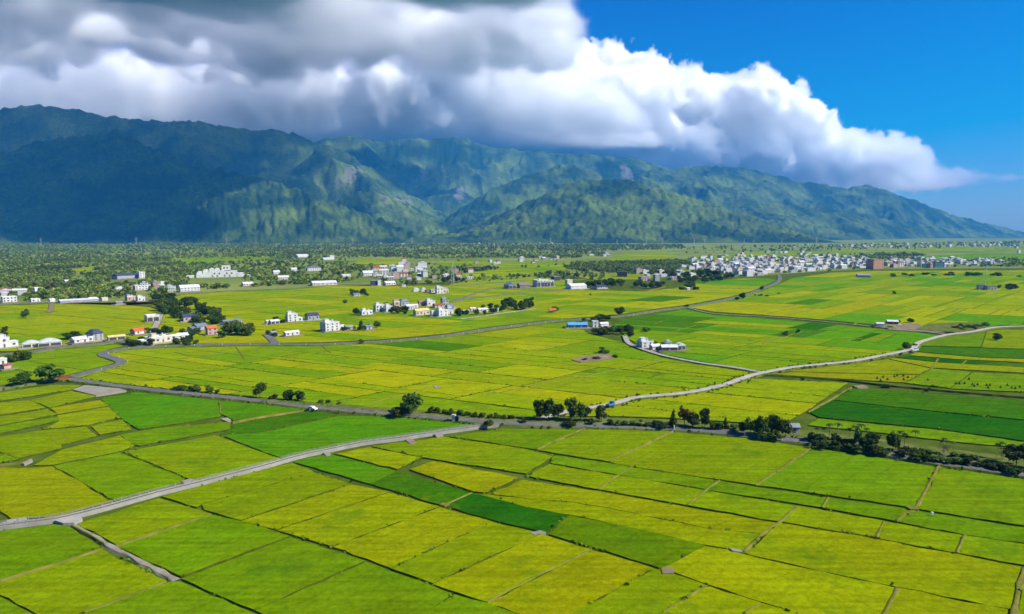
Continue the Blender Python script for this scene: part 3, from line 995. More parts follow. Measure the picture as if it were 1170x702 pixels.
FIELDS.sort(key=lambda f: f[0])
N_OWN = 300


def field_mesh(name, items):
    V, Fc, MI, C = [], [], [], []
    for d, q, c, h in items:
        if d < 420: q = roughen(q, 3.5, 0.2)
        n, i = len(q), len(V)
        V += [(a[0], a[1], 0.02) for a in q] + [(a[0], a[1], h) for a in q]
        Fc.append(tuple(range(i + n, i + 2 * n))); MI.append(0)
        for k in range(n):
            j = (k + 1) % n
            Fc.append((i + k, i + j, i + n + j, i + n + k)); MI.append(1)
        C += [(c[0], c[1], c[2], 1.0)] * (2 * n)
    me = bpy.data.meshes.new(name)
    me.from_pydata(V, [], Fc)
    me.materials.append(M_rice); me.materials.append(M_stem)
    me.polygons.foreach_set('material_index', MI)
    at = me.color_attributes.new('crop', 'FLOAT_COLOR', 'POINT')
    at.data.foreach_set('color', np.array(C, np.float32).ravel())
    me.update()
    o = bpy.data.objects.new(name, me)
    link(o)
    return o


for f in FIELDS[:N_OWN]:
    tag(field_mesh('rice_field', [f]), kind='structure')
tag(field_mesh('far_rice_fields', FIELDS[N_OWN:]), kind='structure')
print('FIELDS', len(FIELDS), FIELDS[N_OWN - 1][0] if len(FIELDS) > N_OWN else '')
# ------------------------------------------------------------------ roads, tracks, canal
def smooth_line(pts, step=4.0):
    P = [Vector(p) for p in pts]
    P = [P[0] * 2 - P[1]] + P + [P[-1] * 2 - P[-2]]
    out = []
    for i in range(1, len(P) - 2):
        n = max(2, int((P[i + 1] - P[i]).length / step))
        n = min(n, 24)
        for k in range(n):
            t = k / n
            a, b, c, d = P[i - 1], P[i], P[i + 1], P[i + 2]
            out.append(0.5 * ((2 * b) + (c - a) * t + (2 * a - 5 * b + 4 * c - d) * t * t + (3 * b - a - 3 * c + d) * t ** 3))
    out.append(P[-2])
    return out


def offsets(line, off):
    out = []
    for i, p in enumerate(line):
        d = (line[min(i + 1, len(line) - 1)] - line[max(i - 1, 0)]).normalized()
        out.append(Vector((p.x - d.y * off, p.y + d.x * off)))
    return out


def sweep(mb, line, prof, mis):
    """Sweep a cross-section of (offset, height) points along a line; mis = material of each strip."""
    cols = [offsets(line, o) for o, z in prof]
    i0 = len(mb.v)
    n, m = len(line), len(prof)
    for i in range(n):
        for k in range(m):
            mb.v.append((cols[k][i].x, cols[k][i].y, prof[k][1]))
    for i in range(n - 1):
        for k in range(m - 1):
            a = i0 + i * m + k
            mb.f.append((a, a + m, a + m + 1, a + 1)); mb.m.append(mis[k])


def road(name, px, half, mat, z=1.0, verge=0.9, vm=None, straight=False):
    g = [Vector(ground(*p)) for p in px]
    line = g if straight else smooth_line(g)
    mb = MB()
    sweep(mb, line, [(half + verge, 0.0), (half + verge * 0.45, z - 0.12), (half, z - 0.02), (half, z), (-half, z), (-half, z - 0.02), (-half - verge * 0.45, z - 0.12), (-half - verge, 0.0)], [1, 1, 0, 0, 0, 1, 1])
    o = mb.build(name, [mat, vm or M_verge])
    tag(o, kind='structure')
    return line


R2 = [(-170, 466), (-40, 451), (0, 445.3), (51, 437.3), (77, 434.8), (86, 435.8), (114, 440), (171, 447), (235, 453.5), (300, 460.4), (357, 467.5), (442, 474.8), (542, 483), (600, 487), (680, 489.2), (762, 491.8), (800, 494.4), (842, 498.5), (870, 502), (941, 509.8), (1000, 519), (1069, 531), (1120, 538), (1200, 550), (1350, 572)]
L_R2 = road('road', R2, 2.1, M_asph, z=1.0)
R3 = [(78, 433.4), (102, 426.6), (127, 420.4), (139, 416.4), (133, 412.2), (119, 407.8), (118.5, 405), (132, 401.2), (156, 398.4), (200, 396.6), (240, 395.2), (288, 394.8), (315, 394.8), (366, 394.8), (413, 392.7), (440, 391.2), (480, 388), (510, 384.7), (558, 377), (620, 369.3), (640, 367), (658, 366.2), (688, 363.8),
      (718, 361), (751, 355.7), (782, 351.6), (810, 347), (836, 341.7), (860, 335.2), (868, 331.5), (880, 327), (888, 323.3), (890.6, 319), (890, 315)]
L_R3 = road('road', R3, 2.6, M_asph, z=1.02)
R4 = [(622, 480), (633, 476.3), (660, 470.6), (700, 463.8), (728, 456.4), (785, 450.9), (828, 441.5), (856, 431.8), (873, 427.6), (907, 421.4), (940, 418), (975, 414.2), (1010, 407.5), (1033, 402.8), (1044, 398.8), (1050, 393), (1069, 387.2), (1085, 383.6), (1110, 380.6), (1142, 375), (1200, 373.6), (1330, 371.5)]
M_pale = noise_mat('pale_gravel', (0.30, 0.27, 0.21), (0.43, 0.395, 0.32), scale=0.2, spec=0.05, detail=8)
L_R4 = road('road', R4, 1.9, M_pale, z=1.04)
road('road', [(714, 385), (715.5, 389), (719, 394), (731, 399.2), (758, 407.7), (800, 416.2), (840, 421.8), (869, 427)], 1.7, M_conc, z=0.98)
road('road', [(786, 352.5), (816, 359.3), (870, 362.5), (927, 367), (1007, 375), (1044, 378.6), (1082, 383.2)], 0.9, M_conc, z=0.72, verge=0.4)
road('road', [(-60, 410), (28, 404.5), (72, 397.6), (102, 395.3), (132, 391.8), (150, 393), (168, 397)], 3.0, M_asph, z=0.99)
road('road', [(174, 393), (176, 384), (175, 378.7), (178.5, 372.7), (181, 367), (184, 360)], 2.2, M_conc, z=0.96)
road('road', [(304, 383.5), (310, 388.5), (315, 394.5)], 2.4, M_asph, z=0.96)
road('road', [(514, 345.6), (557, 339.7), (610, 334), (660, 331.8)], 2.6, M_asph, z=0.96)
road('road', [(526, 366), (545, 363.4), (578, 358.6), (612, 354)], 1.6, M_conc, z=0.97)
road('road', [(-60, 351), (0, 348.6), (33, 347), (80, 346), (130, 345.5), (180, 341), (208, 336.5), (263, 333), (290, 332), (335, 329.8), (381, 326), (440, 326), (520, 327), (600, 321)], 3.0, M_asph, z=0.95)
road('road', [(56, 358), (58.5, 353), (59, 348)], 2.0, M_dirt, z=0.95)
road('road', [(520, 344), (560, 331), (600, 325), (640, 321), (700, 318)], 2.0, M_asph, z=0.94)

M_track = noise_mat('farm_track', (0.19, 0.175, 0.11), (0.30, 0.275, 0.20), scale=0.35, spec=0.0, detail=7)
# pale farm tracks and dry bunds between plots (each is a bank of earth as high as the crop)
def bund(px, half, mat=None, z=0.74, name='field_path'):
    half *= 0.60
    g = [Vector(ground(*p)) for p in px]
    line = smooth_line(g, 3.0)
    mb = MB()
    sweep(mb, line, [(half + 0.3, 0.0), (half, z - 0.06), (half * 0.5, z), (-half * 0.5, z), (-half, z - 0.06), (-half - 0.3, 0.0)], [0] * 5)
    for i in range(len(line)):         # trodden edges are never straight
        k = random.uniform(0.55, 1.35)
        sh = random.gauss(0, 0.07)
        for j in range(6):
            v = mb.v[i * 6 + j]
            mb.v[i * 6 + j] = (line[i].x + (v[0] - line[i].x) * k + sh, line[i].y + (v[1] - line[i].y) * k + sh, v[2] + (random.gauss(0, 0.03) if v[2] > 0 else 0))
    return tag(mb.build(name, mat or M_bund), kind='structure')


bund([(78, 599.5), (86, 603.5), (105, 612), (129.6, 627), (165, 645), (202, 665.5)], 1.1, M_track, z=0.5)
bund([(82, 603), (101, 613.2), (117, 623.5)], 0.35)
for p, hw in (([(132, 626.3), (186, 608), (241, 590)], 0.38), ([(0, 665.8), (60, 648), (117, 629.7)], 0.38), ([(97, 702.5), (140, 686.5), (191, 667.3)], 0.34),
              ([(1072, 534), (1066, 546), (1054, 569), (1046, 583.5), (1036, 589), (1024, 597.6)], 0.62), ([(928, 512.5), (900, 532), (863.5, 556.3)], 0.42), ([(769.5, 494), (735, 510), (694.5, 529.3)], 0.36), ([(668, 491.5), (642, 502), (614, 515)], 0.3),
              ([(722, 535.3), (706, 545), (684, 561.3)], 0.38), ([(821.7, 551), (807, 561.7), (784.6, 579)], 0.4), ([(946.5, 570.5), (939, 582)], 0.34), ([(910, 581), (890, 599), (870, 613), (850, 633)], 0.5),
              ([(1010, 597.6), (1001, 617)], 0.36), ([(1102, 613.6), (1093, 634)], 0.36), ([(1170, 652), (1163, 677), (1158, 710)], 0.85), ([(1026, 675), (1018, 690), (1006, 712)], 0.6), ([(557, 691), (600, 667), (675, 631)], 0.22),
              ([(757, 702.5), (807.4, 672)], 0.28), ([(851, 703), (868, 691.5)], 0.28), ([(265, 484.2), (300, 477.5), (354, 469.3)], 0.6), ([(251, 458.5), (252, 474)], 0.3), ([(99, 487.5), (112, 499)], 0.4), ([(0, 533), (34, 529)], 0.3),
              ([(503.5, 581), (539.5, 565.2)], 0.3), ([(923, 472.5), (948, 458), (973, 444)], 0.55), ([(423, 462), (470, 450), (495, 443)], 0.42), ([(556, 453.5), (600, 444), (660, 430)], 0.4), ([(660, 434), (700, 424), (760, 411)], 0.4),
              ([(605, 401), (640, 396)], 0.5), ([(765, 381), (795, 372.5)], 0.6), ([(748, 371), (757, 367.5)], 0.6), ([(830, 377), (842, 374)], 0.6), ([(870, 394), (912, 381), (918, 380)], 0.8), ([(960, 391), (985, 387.5)], 0.7), ([(975, 371), (990, 366)], 0.7),
              ([(1062, 425), (1072, 411)], 0.6), ([(1098, 418), (1104, 413)], 0.6), ([(1130, 360), (1142, 355)], 1.0), ([(1088, 357), (1095, 354)], 1.2), ([(1135, 346), (1142, 343)], 1.0), ([(895, 352), (909, 349)], 1.2), ([(740, 333), (760, 328)], 1.4), ([(545, 330), (560, 322)], 1.4),
              ([(270, 398), (275, 405), (280, 412)], 0.6), ([(367, 395), (374, 402), (379, 405)], 0.6), ([(500, 391), (530, 387.5)], 0.6), ([(200, 404), (222, 407.5), (260, 404)], 0.4)):
    bund(p, hw)
# a dark ditch bank with scrub along the far side of the dark paddies
bund([(875, 430), (920, 432.5), (970, 437), (1012, 441.7), (1090, 449), (1190, 457.5)], 0.7, M_ground, z=1.0, name='ditch_bank')

# turning places, slabs and culvert heads of concrete
M_yard = noise_mat('sandy_concrete', (0.21, 0.19, 0.14), (0.30, 0.275, 0.21), scale=0.15, spec=0.05, detail=8)
def pad(px, mat, z=1.0, name='concrete_pad'):
    g = ccw([ground(*p) for p in px])
    mb = MB(); mb.prism(g, 0.0, z)
    return tag(mb.build(name, mat), kind='structure')


pad([(83, 447), (97, 441.8), (137, 445.8), (144.5, 448.2), (110, 453.8)], M_yard, 0.75, 'concrete_yard')
pad([(62.5, 599), (90, 591.5), (94.5, 597), (85, 602), (72, 602)], M_conc, 1.03)
pad([(0, 601.5), (12, 596.5), (30, 594.3), (32, 597.5), (10, 602.5), (-8, 604.5), (-8, 602.5)], M_conc, 0.78)
pad([(208, 552), (218, 549.5), (228, 553), (221, 556.5), (210, 555)], M_yard, 0.72)
pad([(25, 531.5), (36, 526.2), (37.5, 528.5), (28, 532.8)], M_yard, 0.7)
pad([(369, 519.5), (377, 518), (378, 522), (373, 523.5)], M_yard, 0.75)
pad([(463, 504.5), (471, 503.5), (476, 508), (469, 510)], M_dirt, 0.75)
pad([(496, 498), (505, 497), (507, 500.5), (499, 502)], M_yard, 0.75)
pad([(502, 580.2), (507, 577.8), (514, 579.4), (508, 582)], M_bund, 0.96)
pad([(755.5, 653), (763, 650.5), (771, 654.5), (769, 658.5), (757, 658.5)], M_dirt, 0.7)
pad([(605, 612), (617, 608.8), (624, 611.2), (612, 614.2)], M_yard, 0.68)
pad([(832, 628.5), (846, 631.5), (849, 634), (838, 633)], M_yard, 0.68)
pad([(1034, 582.2), (1046, 583.2), (1049, 586.2), (1040, 585.8)], M_bund, 0.98)
pad([(252, 480.5), (260, 479), (264, 481.5), (262, 484.5)], M_yard, 0.68)
pad([(495, 441.8), (501, 442.5), (504, 444.5), (497, 444.8)], M_yard, 0.7)
pad([(974, 443), (985, 442), (992, 444), (980, 445.5)], M_dirt, 0.95)
pad([(653, 413), (664, 409.5), (688, 406), (702, 408.5), (700, 411.5), (680, 414), (664, 416)], M_dirt, 0.95, 'bare_plot')
pad([(1013, 378), (1030, 371), (1048, 371.5), (1060, 376), (1080, 381), (1060, 381)], M_dirt, 0.95, 'farm_yard')
pad([(1046, 378), (1060, 372), (1095, 370), (1130, 371), (1125, 375.5), (1090, 381.5)], M_verge, 1.2, 'rough_grass')
# the rough bank with trees between the main road and the paddies beyond
L2 = [Vector(ground(*p)) for p in R2]
sel = smooth_line([Vector(ground(*p)) for p in [(300, 457.5), (357, 464.5), (442, 471.5), (542, 479.3), (600, 483), (680, 484.7), (762, 487), (800, 489.3), (842, 493), (870, 496.3), (941, 503), (1000, 511), (1069, 522), (1120, 529), (1200, 540), (1340, 561)]])
mb = MB()
for i in range(len(sel) - 1):
    pass
w_far = np.linspace(2.5, 9.5, len(sel))
a = offsets(sel, 0)
n = len(sel)
rows = [(-4.2, 0.9), (-3.4, 1.25), (-1.5, 1.1), (0.5, 1.15), (1.0, 1.05), (1.25, 0.0)]
cols = []
for o, z in rows:
    c = []
    for i, p in enumerate(sel):
        d = (sel[min(i + 1, n - 1)] - sel[max(i - 1, 0)]).normalized()
        off = o if o < 0 else o * w_far[i]
        c.append((p.x - d.y * off, p.y + d.x * off, z + (random.uniform(-0.15, 0.2) if 0 < z else 0)))
    cols.append(c)
for i in range(n):
    for k in range(len(rows)): mb.v.append(cols[k][i])
for i in range(n - 1):
    for k in range(len(rows) - 1):
        q = i * len(rows) + k
        mb.f.append((q, q + len(rows), q + len(rows) + 1, q + 1)); mb.m.append(1 if k == 0 else 0)
tag(mb.build('roadside_bank', [M_verge, M_bank]), kind='structure')

# ------------------------------------------------------------------ raised concrete canal with railings
R1 = [(-170, 625), (-90, 615.5), (-30, 608.5), (0, 604.9), (30.8, 600.8), (61.5, 597), (87, 591.5), (120, 583), (180, 566.2), (231, 553.6), (300, 535.6), (340, 524.2), (374, 516.8), (412, 508.9), (440, 505.2), (460, 502.6), (494.7, 497.2), (549, 489.6), (570, 487.6)]
L1 = smooth_line([Vector(ground(*p)) for p in R1], 3.0)
mb = MB()
HW = 1.02
sweep(mb, L1, [(HW, 0.0), (HW, 1.15), (HW - 0.18, 1.15), (HW - 0.18, 0.9), (-HW + 0.18, 0.9), (-HW + 0.18, 1.15), (-HW, 1.15), (-HW, 0.0)], [0, 0, 0, 1, 0, 0, 0])
cr = empty('service_road', (L1[0].x, L1[0].y, 0))
tag(cr, 'narrow raised concrete lane with railings on both sides crossing the near paddies', 'raised lane')


def rel(ob, root):
    ob.parent = root
    ob.location = -root.location
    return ob


rel(mb.build('deck', [M_conc, M_asph]), cr)
M_rail = noise_mat('rail_concrete', (0.20, 0.19, 0.175), (0.28, 0.265, 0.24), scale=1.0, spec=0.1)
gaps = [ground(62, 597), ground(88, 591.5), ground(76, 594), ground(372, 517)]
for side in (HW - 0.09, -HW + 0.09):
    ln = offsets(L1, side)
    mb = MB()
    # resample posts every 2.4 m
    acc, prev = 0.0, ln[0]
    pts = [ln[0]]
    for q in ln[1:]:
        seg = (q - prev).length
        while acc + seg >= 2.4:
            t = (2.4 - acc) / seg
            prev = prev.lerp(q, t)
            pts.append(prev); seg = (q - prev).length; acc = 0.0
        acc += seg; prev = q
    prevp = None
    for q in pts:
        if side < 0 and any((q - Vector(g)).length < 3.6 for g in gaps):
            prevp = None; continue
        mb.box(q.x - 0.09, q.x + 0.09, q.y - 0.09, q.y + 0.09, 1.15, 1.95)
        if prevp is not None:
            for z in (1.52, 1.86):
                mb.bar((prevp.x, prevp.y, z), (q.x, q.y, z), 0.05, 5)
        prevp = q
    rel(mb.build('railing', M_rail), cr)

# ------------------------------------------------------------------ weeds along the banks between the near plots
M_weed = noise_mat('bank_weeds', (0.06, 0.12, 0.004), (0.15, 0.20, 0.012), scale=0.4, spec=0.0, detail=4)
V, Fc = [], []
gw = np.random.default_rng(71)
for d, q, c, h in FIELDS:
    if d > 430: break
    for i in range(len(q)):
        a, b = np.array(q[i]), np.array(q[(i + 1) % len(q)])
        L = np.linalg.norm(b - a)
        lush = gw.random() < 0.35
        for k in range(int(L / 0.9)):
            t = gw.random()
            ph = math.sin(a[0] * 0.7 + t * L * 0.16 + i) + math.sin(t * L * 0.05 + a[1])
            if gw.random() > (0.05 if ph < 0.6 else 0.55) * (1.3 if lush else 0.45): continue
            p = a + (b - a) * t + gw.normal(0, 0.28, 2)
            s = (0.18 + 0.24 * gw.random()) * (1.35 if lush and gw.random() < 0.3 else 1)
            for m in range(4):
                an = gw.random() * 6.283
                u = np.array([math.cos(an), math.sin(an), gw.normal(0, 0.25)]) * s
                w = np.array([-math.sin(an) * 0.5, math.cos(an) * 0.5, 0.6 + 0.5 * gw.random()]) * s
                o = np.array([p[0], p[1], h * (0.55 + 0.5 * gw.random())]) + gw.normal(0, 0.12, 3)
                j = len(V)
                V += [tuple(o - u - w * .5), tuple(o + u - w * .6), tuple(o + u * .7 + w), tuple(o - u * .8 + w * .8)]
                Fc.append((j, j + 1, j + 2, j + 3))
for ln_w, offs in ((L_R2, (3.0, -3.0, 3.5)), (L_R4, (3.6, -3.6))):
    for of in offs:
        for p in offsets(ln_w, of):
            if not 120 < p.length < 480: continue
            for r_ in range(3):
                if gw.random() > 0.5: continue
                s = 0.25 + 0.35 * gw.random()
                c_ = np.array([p.x + gw.normal(0, 1.2), p.y + gw.normal(0, 0.8), 0.75 + 0.2 * gw.random()])
                for m in range(4):
                    an = gw.random() * 6.283
                    u = np.array([math.cos(an), math.sin(an), gw.normal(0, 0.25)]) * s
                    w = np.array([-math.sin(an) * 0.5, math.cos(an) * 0.5, 0.6 + 0.5 * gw.random()]) * s
                    o = c_ + gw.normal(0, 0.12, 3)
                    j = len(V)
                    V += [tuple(o - u - w * .5), tuple(o + u - w * .6), tuple(o + u * .7 + w), tuple(o - u * .8 + w * .8)]
                    Fc.append((j, j + 1, j + 2, j + 3))
wm_ = bpy.data.meshes.new('bank_weeds')
wm_.from_pydata(V, [], Fc)
wm_.materials.append(M_weed)
wm_.update()
tag(link(bpy.data.objects.new('bank_weeds', wm_)), 'ragged green weeds growing on the low banks between the near paddies', 'weeds', kind='stuff')

# ------------------------------------------------------------------ trees
def leaf_mat(name, dark, light, warm=None, wide=False):
    m, nt = new_mat(name)
    o = nd(nt, 'ShaderNodeOutputMaterial')
    b = nd(nt, 'ShaderNodeBsdfPrincipled')
    b.inputs['Roughness'].default_value = 0.75
    b.inputs['Specular IOR Level'].default_value = 0.12
    geo = nd(nt, 'ShaderNodeNewGeometry')
    oi = nd(nt, 'ShaderNodeObjectInfo')
    rp = nd(nt, 'ShaderNodeValToRGB')
    rp.color_ramp.elements[0].color = c4(dark); rp.color_ramp.elements[1].color = c4(light)
    rp.color_ramp.elements[0].position = 0.15
    if warm:
        e = rp.color_ramp.elements.new(0.93); e.color = c4(light)
        rp.color_ramp.elements[-1].color = c4(warm)
    nt.links.new(geo.outputs['Random Per Island'], rp.inputs[0])
    hv = nd(nt, 'ShaderNodeHueSaturation')
    r1 = nd(nt, 'ShaderNodeMapRange', i_3=0.465, i_4=0.525)
    nt.links.new(oi.outputs['Random'], r1.inputs[0]); nt.links.new(r1.outputs[0], hv.inputs['Hue'])
    r2 = nd(nt, 'ShaderNodeMapRange', i_3=0.6, i_4=1.6)
    ml = nd(nt, 'ShaderNodeMath', operation='FRACT')
    m2 = nd(nt, 'ShaderNodeMath', operation='MULTIPLY', i_1=7.31)
    nt.links.new(oi.outputs['Random'], m2.inputs[0]); nt.links.new(m2.outputs[0], ml.inputs[0])
    nt.links.new(ml.outputs[0], r2.inputs[0]); nt.links.new(r2.outputs[0], hv.inputs['Value'])
    nt.links.new(rp.outputs[0], hv.inputs['Color'])
    nt.links.new(hv.outputs[0], b.inputs['Base Color'])
    if wide:                       # stands of different age and kind
        wn = nd(nt, 'ShaderNodeTexNoise', i_Scale=0.006, i_Detail=5.0, i_Roughness=0.65)
        nt.links.new(geo.outputs['Position'], wn.inputs['Vector'])
        wr = nd(nt, 'ShaderNodeMapRange', i_1=0.35, i_2=0.65, i_3=0.45, i_4=1.5)
        nt.links.new(wn.outputs[0], wr.inputs[0])
        wm = nd(nt, 'ShaderNodeMath', operation='MULTIPLY')
        nt.links.new(r2.outputs[0], wm.inputs[0]); nt.links.new(wr.outputs[0], wm.inputs[1])
        nt.links.new(wm.outputs[0], hv.inputs['Value'])
    tr = nd(nt, 'ShaderNodeBsdfTranslucent')
    nt.links.new(hv.outputs[0], tr.inputs['Color'])
    mx = nd(nt, 'ShaderNodeMixShader', i_0=0.22)
    nt.links.new(b.outputs[0], mx.inputs[1]); nt.links.new(tr.outputs[0], mx.inputs[2])
    nt.links.new(mx.outputs[0], o.inputs[0])
    return m


M_leaf = leaf_mat('leaves', (0.016, 0.038, 0.005), (0.088, 0.140, 0.013))
M_leaf_l = leaf_mat('light_leaves', (0.020, 0.045, 0.006), (0.085, 0.13, 0.016))
M_leaf_y = leaf_mat('yellowing_leaves', (0.06, 0.06, 0.008), (0.24, 0.17, 0.03))
M_leaf_far = leaf_mat('forest_leaves', (0.075, 0.125, 0.020), (0.190, 0.250, 0.040), (0.26, 0.23, 0.08), wide=True)
M_palm = leaf_mat('palm_fronds', (0.012, 0.028, 0.005), (0.06, 0.10, 0.012))
M_bark = noise_mat('bark', (0.06, 0.045, 0.03), (0.14, 0.11, 0.08), scale=3, spec=0.0)
M_bark_pale = noise_mat('pale_bark', (0.22, 0.20, 0.16), (0.36, 0.33, 0.27), scale=3, spec=0.0)


def leaves(lobes, n, size, g, flat=0.35):
    """Many small leaf sprays through the volume of several lobes (centre, radii)."""
    V, Fc = [], []
    vol = np.array([l[1][0] * l[1][1] * l[1][2] for l in lobes]) ** 0.75
    pick = g.choice(len(lobes), n, p=vol / vol.sum())
    for k in pick:
        c, r = lobes[k]
        d = g.standard_normal(3); d /= np.linalg.norm(d)
        q = g.random() ** 0.28
        p = np.array(c) + d * np.array(r) * q * (1 + 0.16 * g.standard_normal())
        nrm = d + g.standard_normal(3) * 0.75 + np.array([0, 0, flat])
        nrm /= np.linalg.norm(nrm)
        u = np.cross(nrm, g.standard_normal(3)); u /= np.linalg.norm(u)
        v = np.cross(nrm, u)
        s = size * (0.6 + 0.8 * g.random())
        i = len(V)
        m = 5
        ph = g.random() * 6.28
        for j in range(m):
            a = ph + 2 * math.pi * j / m
            rr = s * (0.65 + 0.5 * g.random())
            V.append(tuple(p + u * math.cos(a) * rr + v * math.sin(a) * rr * 0.8 + nrm * (g.random() - 0.5) * s * 0.5))
        Fc.append(tuple(range(i, i + m)))
    return V, Fc


def crown_mesh(name, lobes, n, size, mat, seed):
    V, Fc = leaves(lobes, n, size, np.random.default_rng(seed))
    me = bpy.data.meshes.new(name)
    me.from_pydata(V, [], Fc)
    me.materials.append(mat)
    me.update()
    return me


def trunk_mesh(name, h, r, limbs, mat=None, lean=0.0):
    mb = MB()
    p0 = Vector((0, 0, -0.01)); p1 = Vector((lean * 0.4, 0, h * 0.5)); p2 = Vector((lean, 0.02, h))
    mb.bar(p0, p1, r, 7, r2=r * 0.75); mb.bar(p1, p2, r * 0.75, 7, r2=r * 0.45)
    for q in limbs:
        s = p1.lerp(p2, 0.5)
        mb.bar(s, q, r * 0.45, 5, r2=r * 0.12)
    return mb.mesh(name, mat or M_bark)


def lobes_round(g, h0, h1, w, n):
    L = []
    for k in range(n):
        a = g.random() * 6.283
        t = g.random()
        z = h0 + (h1 - h0) * (0.15 + 0.7 * t)
        rad = w * 0.5 * math.sin(math.pi * min(0.92, max(0.25, 0.22 + 0.62 * t))) * (0.35 + 0.45 * g.random())
        rr = w * (0.15 + 0.12 * g.random())
        L.append(((math.cos(a) * rad, math.sin(a) * rad, min(z, h1 - rr * 0.8)), (rr, rr, rr * 0.8)))
    return L


# unit trees: height 1, crown width about 1 (scaled where they stand)
TREE = {}


def unit(kind, variants, n, size, mat, h0, nl, shape='round', trunk_r=0.025, bark=None, wid=0.95):
    for v in range(variants):
        g = np.random.default_rng(abs(hash(kind)) % 1000 if False else sum(map(ord, kind)) + 31 * v)
        if shape == 'round': L = lobes_round(g, h0, 1.0, wid, nl)
        elif shape == 'cone':
            L = [((g.normal(0, .03), g.normal(0, .03), h0 + (0.95 - h0) * k / (nl - 1)), (0.40 * (1.02 - k / nl), 0.40 * (1.02 - k / nl), 0.11)) for k in range(nl)]
        elif shape == 'fan':
            L = [((math.cos(a) * .3 * q, math.sin(a) * .3 * q, 0.25 + 0.62 * (1 - q * q * 0.4) * g.random() ** .4), (0.09, 0.09, 0.22)) for a, q in zip(g.random(nl) * 6.283, g.random(nl) ** .6)]
        limbs = [Vector((l[0][0] * 0.8, l[0][1] * 0.8, l[0][2] - 0.02)) for l in L[:7]]
        cm_ = crown_mesh(kind + '_crown', L, n, size, mat, 77 + v)
        tm_ = trunk_mesh(kind + '_trunk', max(0.3, h0 + 0.2), trunk_r, limbs, bark)
        # one-mesh version for trees too far off to show their parts
        one = bpy.data.meshes.new(kind + '_small')
        bm = bmesh.new()
        bm.from_mesh(tm_)
        for f in bm.faces: f.material_index = 0
        nf = len(bm.faces)
        bm.from_mesh(cm_)
        bm.faces.ensure_lookup_table()
        for f in bm.faces[nf:]: f.material_index = 1
        bm.to_mesh(one); bm.free()
        one.materials.append(bark or M_bark); one.materials.append(mat)
        TREE.setdefault(kind, []).append((cm_, tm_, one))


unit('round', 4, 1400, 0.050, M_leaf, 0.20, 12)
unit('light', 3, 1300, 0.055, M_leaf_l, 0.22, 14)
unit('tall', 3, 1250, 0.050, M_leaf, 0.18, 12)
unit('cone', 2, 900, 0.055, M_leaf, 0.14, 9, 'cone')
unit('bush', 3, 800, 0.075, M_leaf, 0.02, 9, trunk_r=0.03)
unit('lightbush', 3, 800, 0.075, M_leaf_l, 0.02, 9, trunk_r=0.03)
unit('bamboo', 2, 1100, 0.055, M_leaf_l, 0.05, 22, 'fan', trunk_r=0.02)
unit('yellow', 1, 700, 0.055, M_leaf_y, 0.30, 9)
unit('bare', 2, 120, 0.045, M_leaf_y, 0.35, 12, trunk_r=0.028, bark=M_bark_pale)
# slender palms: bare stem and a tuft of fronds
for v in range(3):
    g = np.random.default_rng(500 + v)
    V, Fc = [], []
    for k in range(11):
        a = 2 * math.pi * k / 11 + g.random() * 0.4
        up = 0.35 + 0.6 * g.random()
        L_ = 0.17 + 0.05 * g.random()
        prev = None
        d = np.array([math.cos(a), math.sin(a), 0]); sd = np.array([-math.sin(a), math.cos(a), 0])
        for j in range(5):
            t = j / 4
            c = np.array([0, 0, 0.9]) + d * L_ * t + np.array([0, 0, 1]) * (up * 0.16 * t - 0.20 * t * t)
            w = 0.035 * math.sin(math.pi * (0.12 + 0.8 * t))
            i = len(V)
            V += [tuple(c - sd * w + np.array([0, 0, -w * .6])), tuple(c), tuple(c + sd * w + np.array([0, 0, -w * .6]))]
            if prev is not None:
                Fc += [(prev, prev + 1, i + 1, i), (prev + 1, prev + 2, i + 2, i + 1)]
            prev = i
    cm_ = bpy.data.meshes.new('palm_crown'); cm_.from_pydata(V, [], Fc); cm_.materials.append(M_palm); cm_.update()
    mb = MB(); mb.bar((0, 0, -0.01), (0.01, 0, 0.9), 0.012, 6, r2=0.009)
    TREE.setdefault('palm', []).append((cm_, mb.mesh('palm_trunk', M_bark_pale), None))

CATS = {'bush': 'bush', 'lightbush': 'bush', 'palm': 'palm'}
NAMES = {'round': 'broadleaf_tree', 'light': 'broadleaf_tree', 'tall': 'tall_tree', 'cone': 'conical_tree', 'bush': 'bush', 'lightbush': 'bush', 'bamboo': 'bamboo_clump', 'palm': 'palm_tree', 'yellow': 'yellowing_tree', 'bare': 'bare_tree'}
n_trees = 0


def tree(px, py, hpx, wpx, kind, label, group=None, parts=None, base=0.0):
    global n_trees
    x, y = ground(px, py, base)
    dep = y * CP + CAM_H * SP
    h, w = hpx * dep / F_PX, wpx * dep / F_PX
    var = TREE[kind][n_trees % len(TREE[kind])]
    rz = random.uniform(0, 6.283)
    if kind == 'palm': w = h
    small = (y > 520 and parts is None) or parts is False
    if small and var[2] is not None:
        r = bpy.data.objects.new(NAMES[kind], var[2]); link(r)
    else:
        r = bpy.data.objects.new(NAMES[kind], None); r.empty_display_size = 0.5; link(r)
        for nm, me in (('crown', var[0]), ('trunk', var[1])):
            c = bpy.data.objects.new(nm, me); link(c, r)
    r.location = (x, y, base)
    r.rotation_euler = (0, 0, rz)
    r.scale = (w, w, h)
    tag(r, label, CATS.get(kind, 'tree'), group)
    n_trees += 1
    return r


B_ = 1.05   # top of the roadside bank
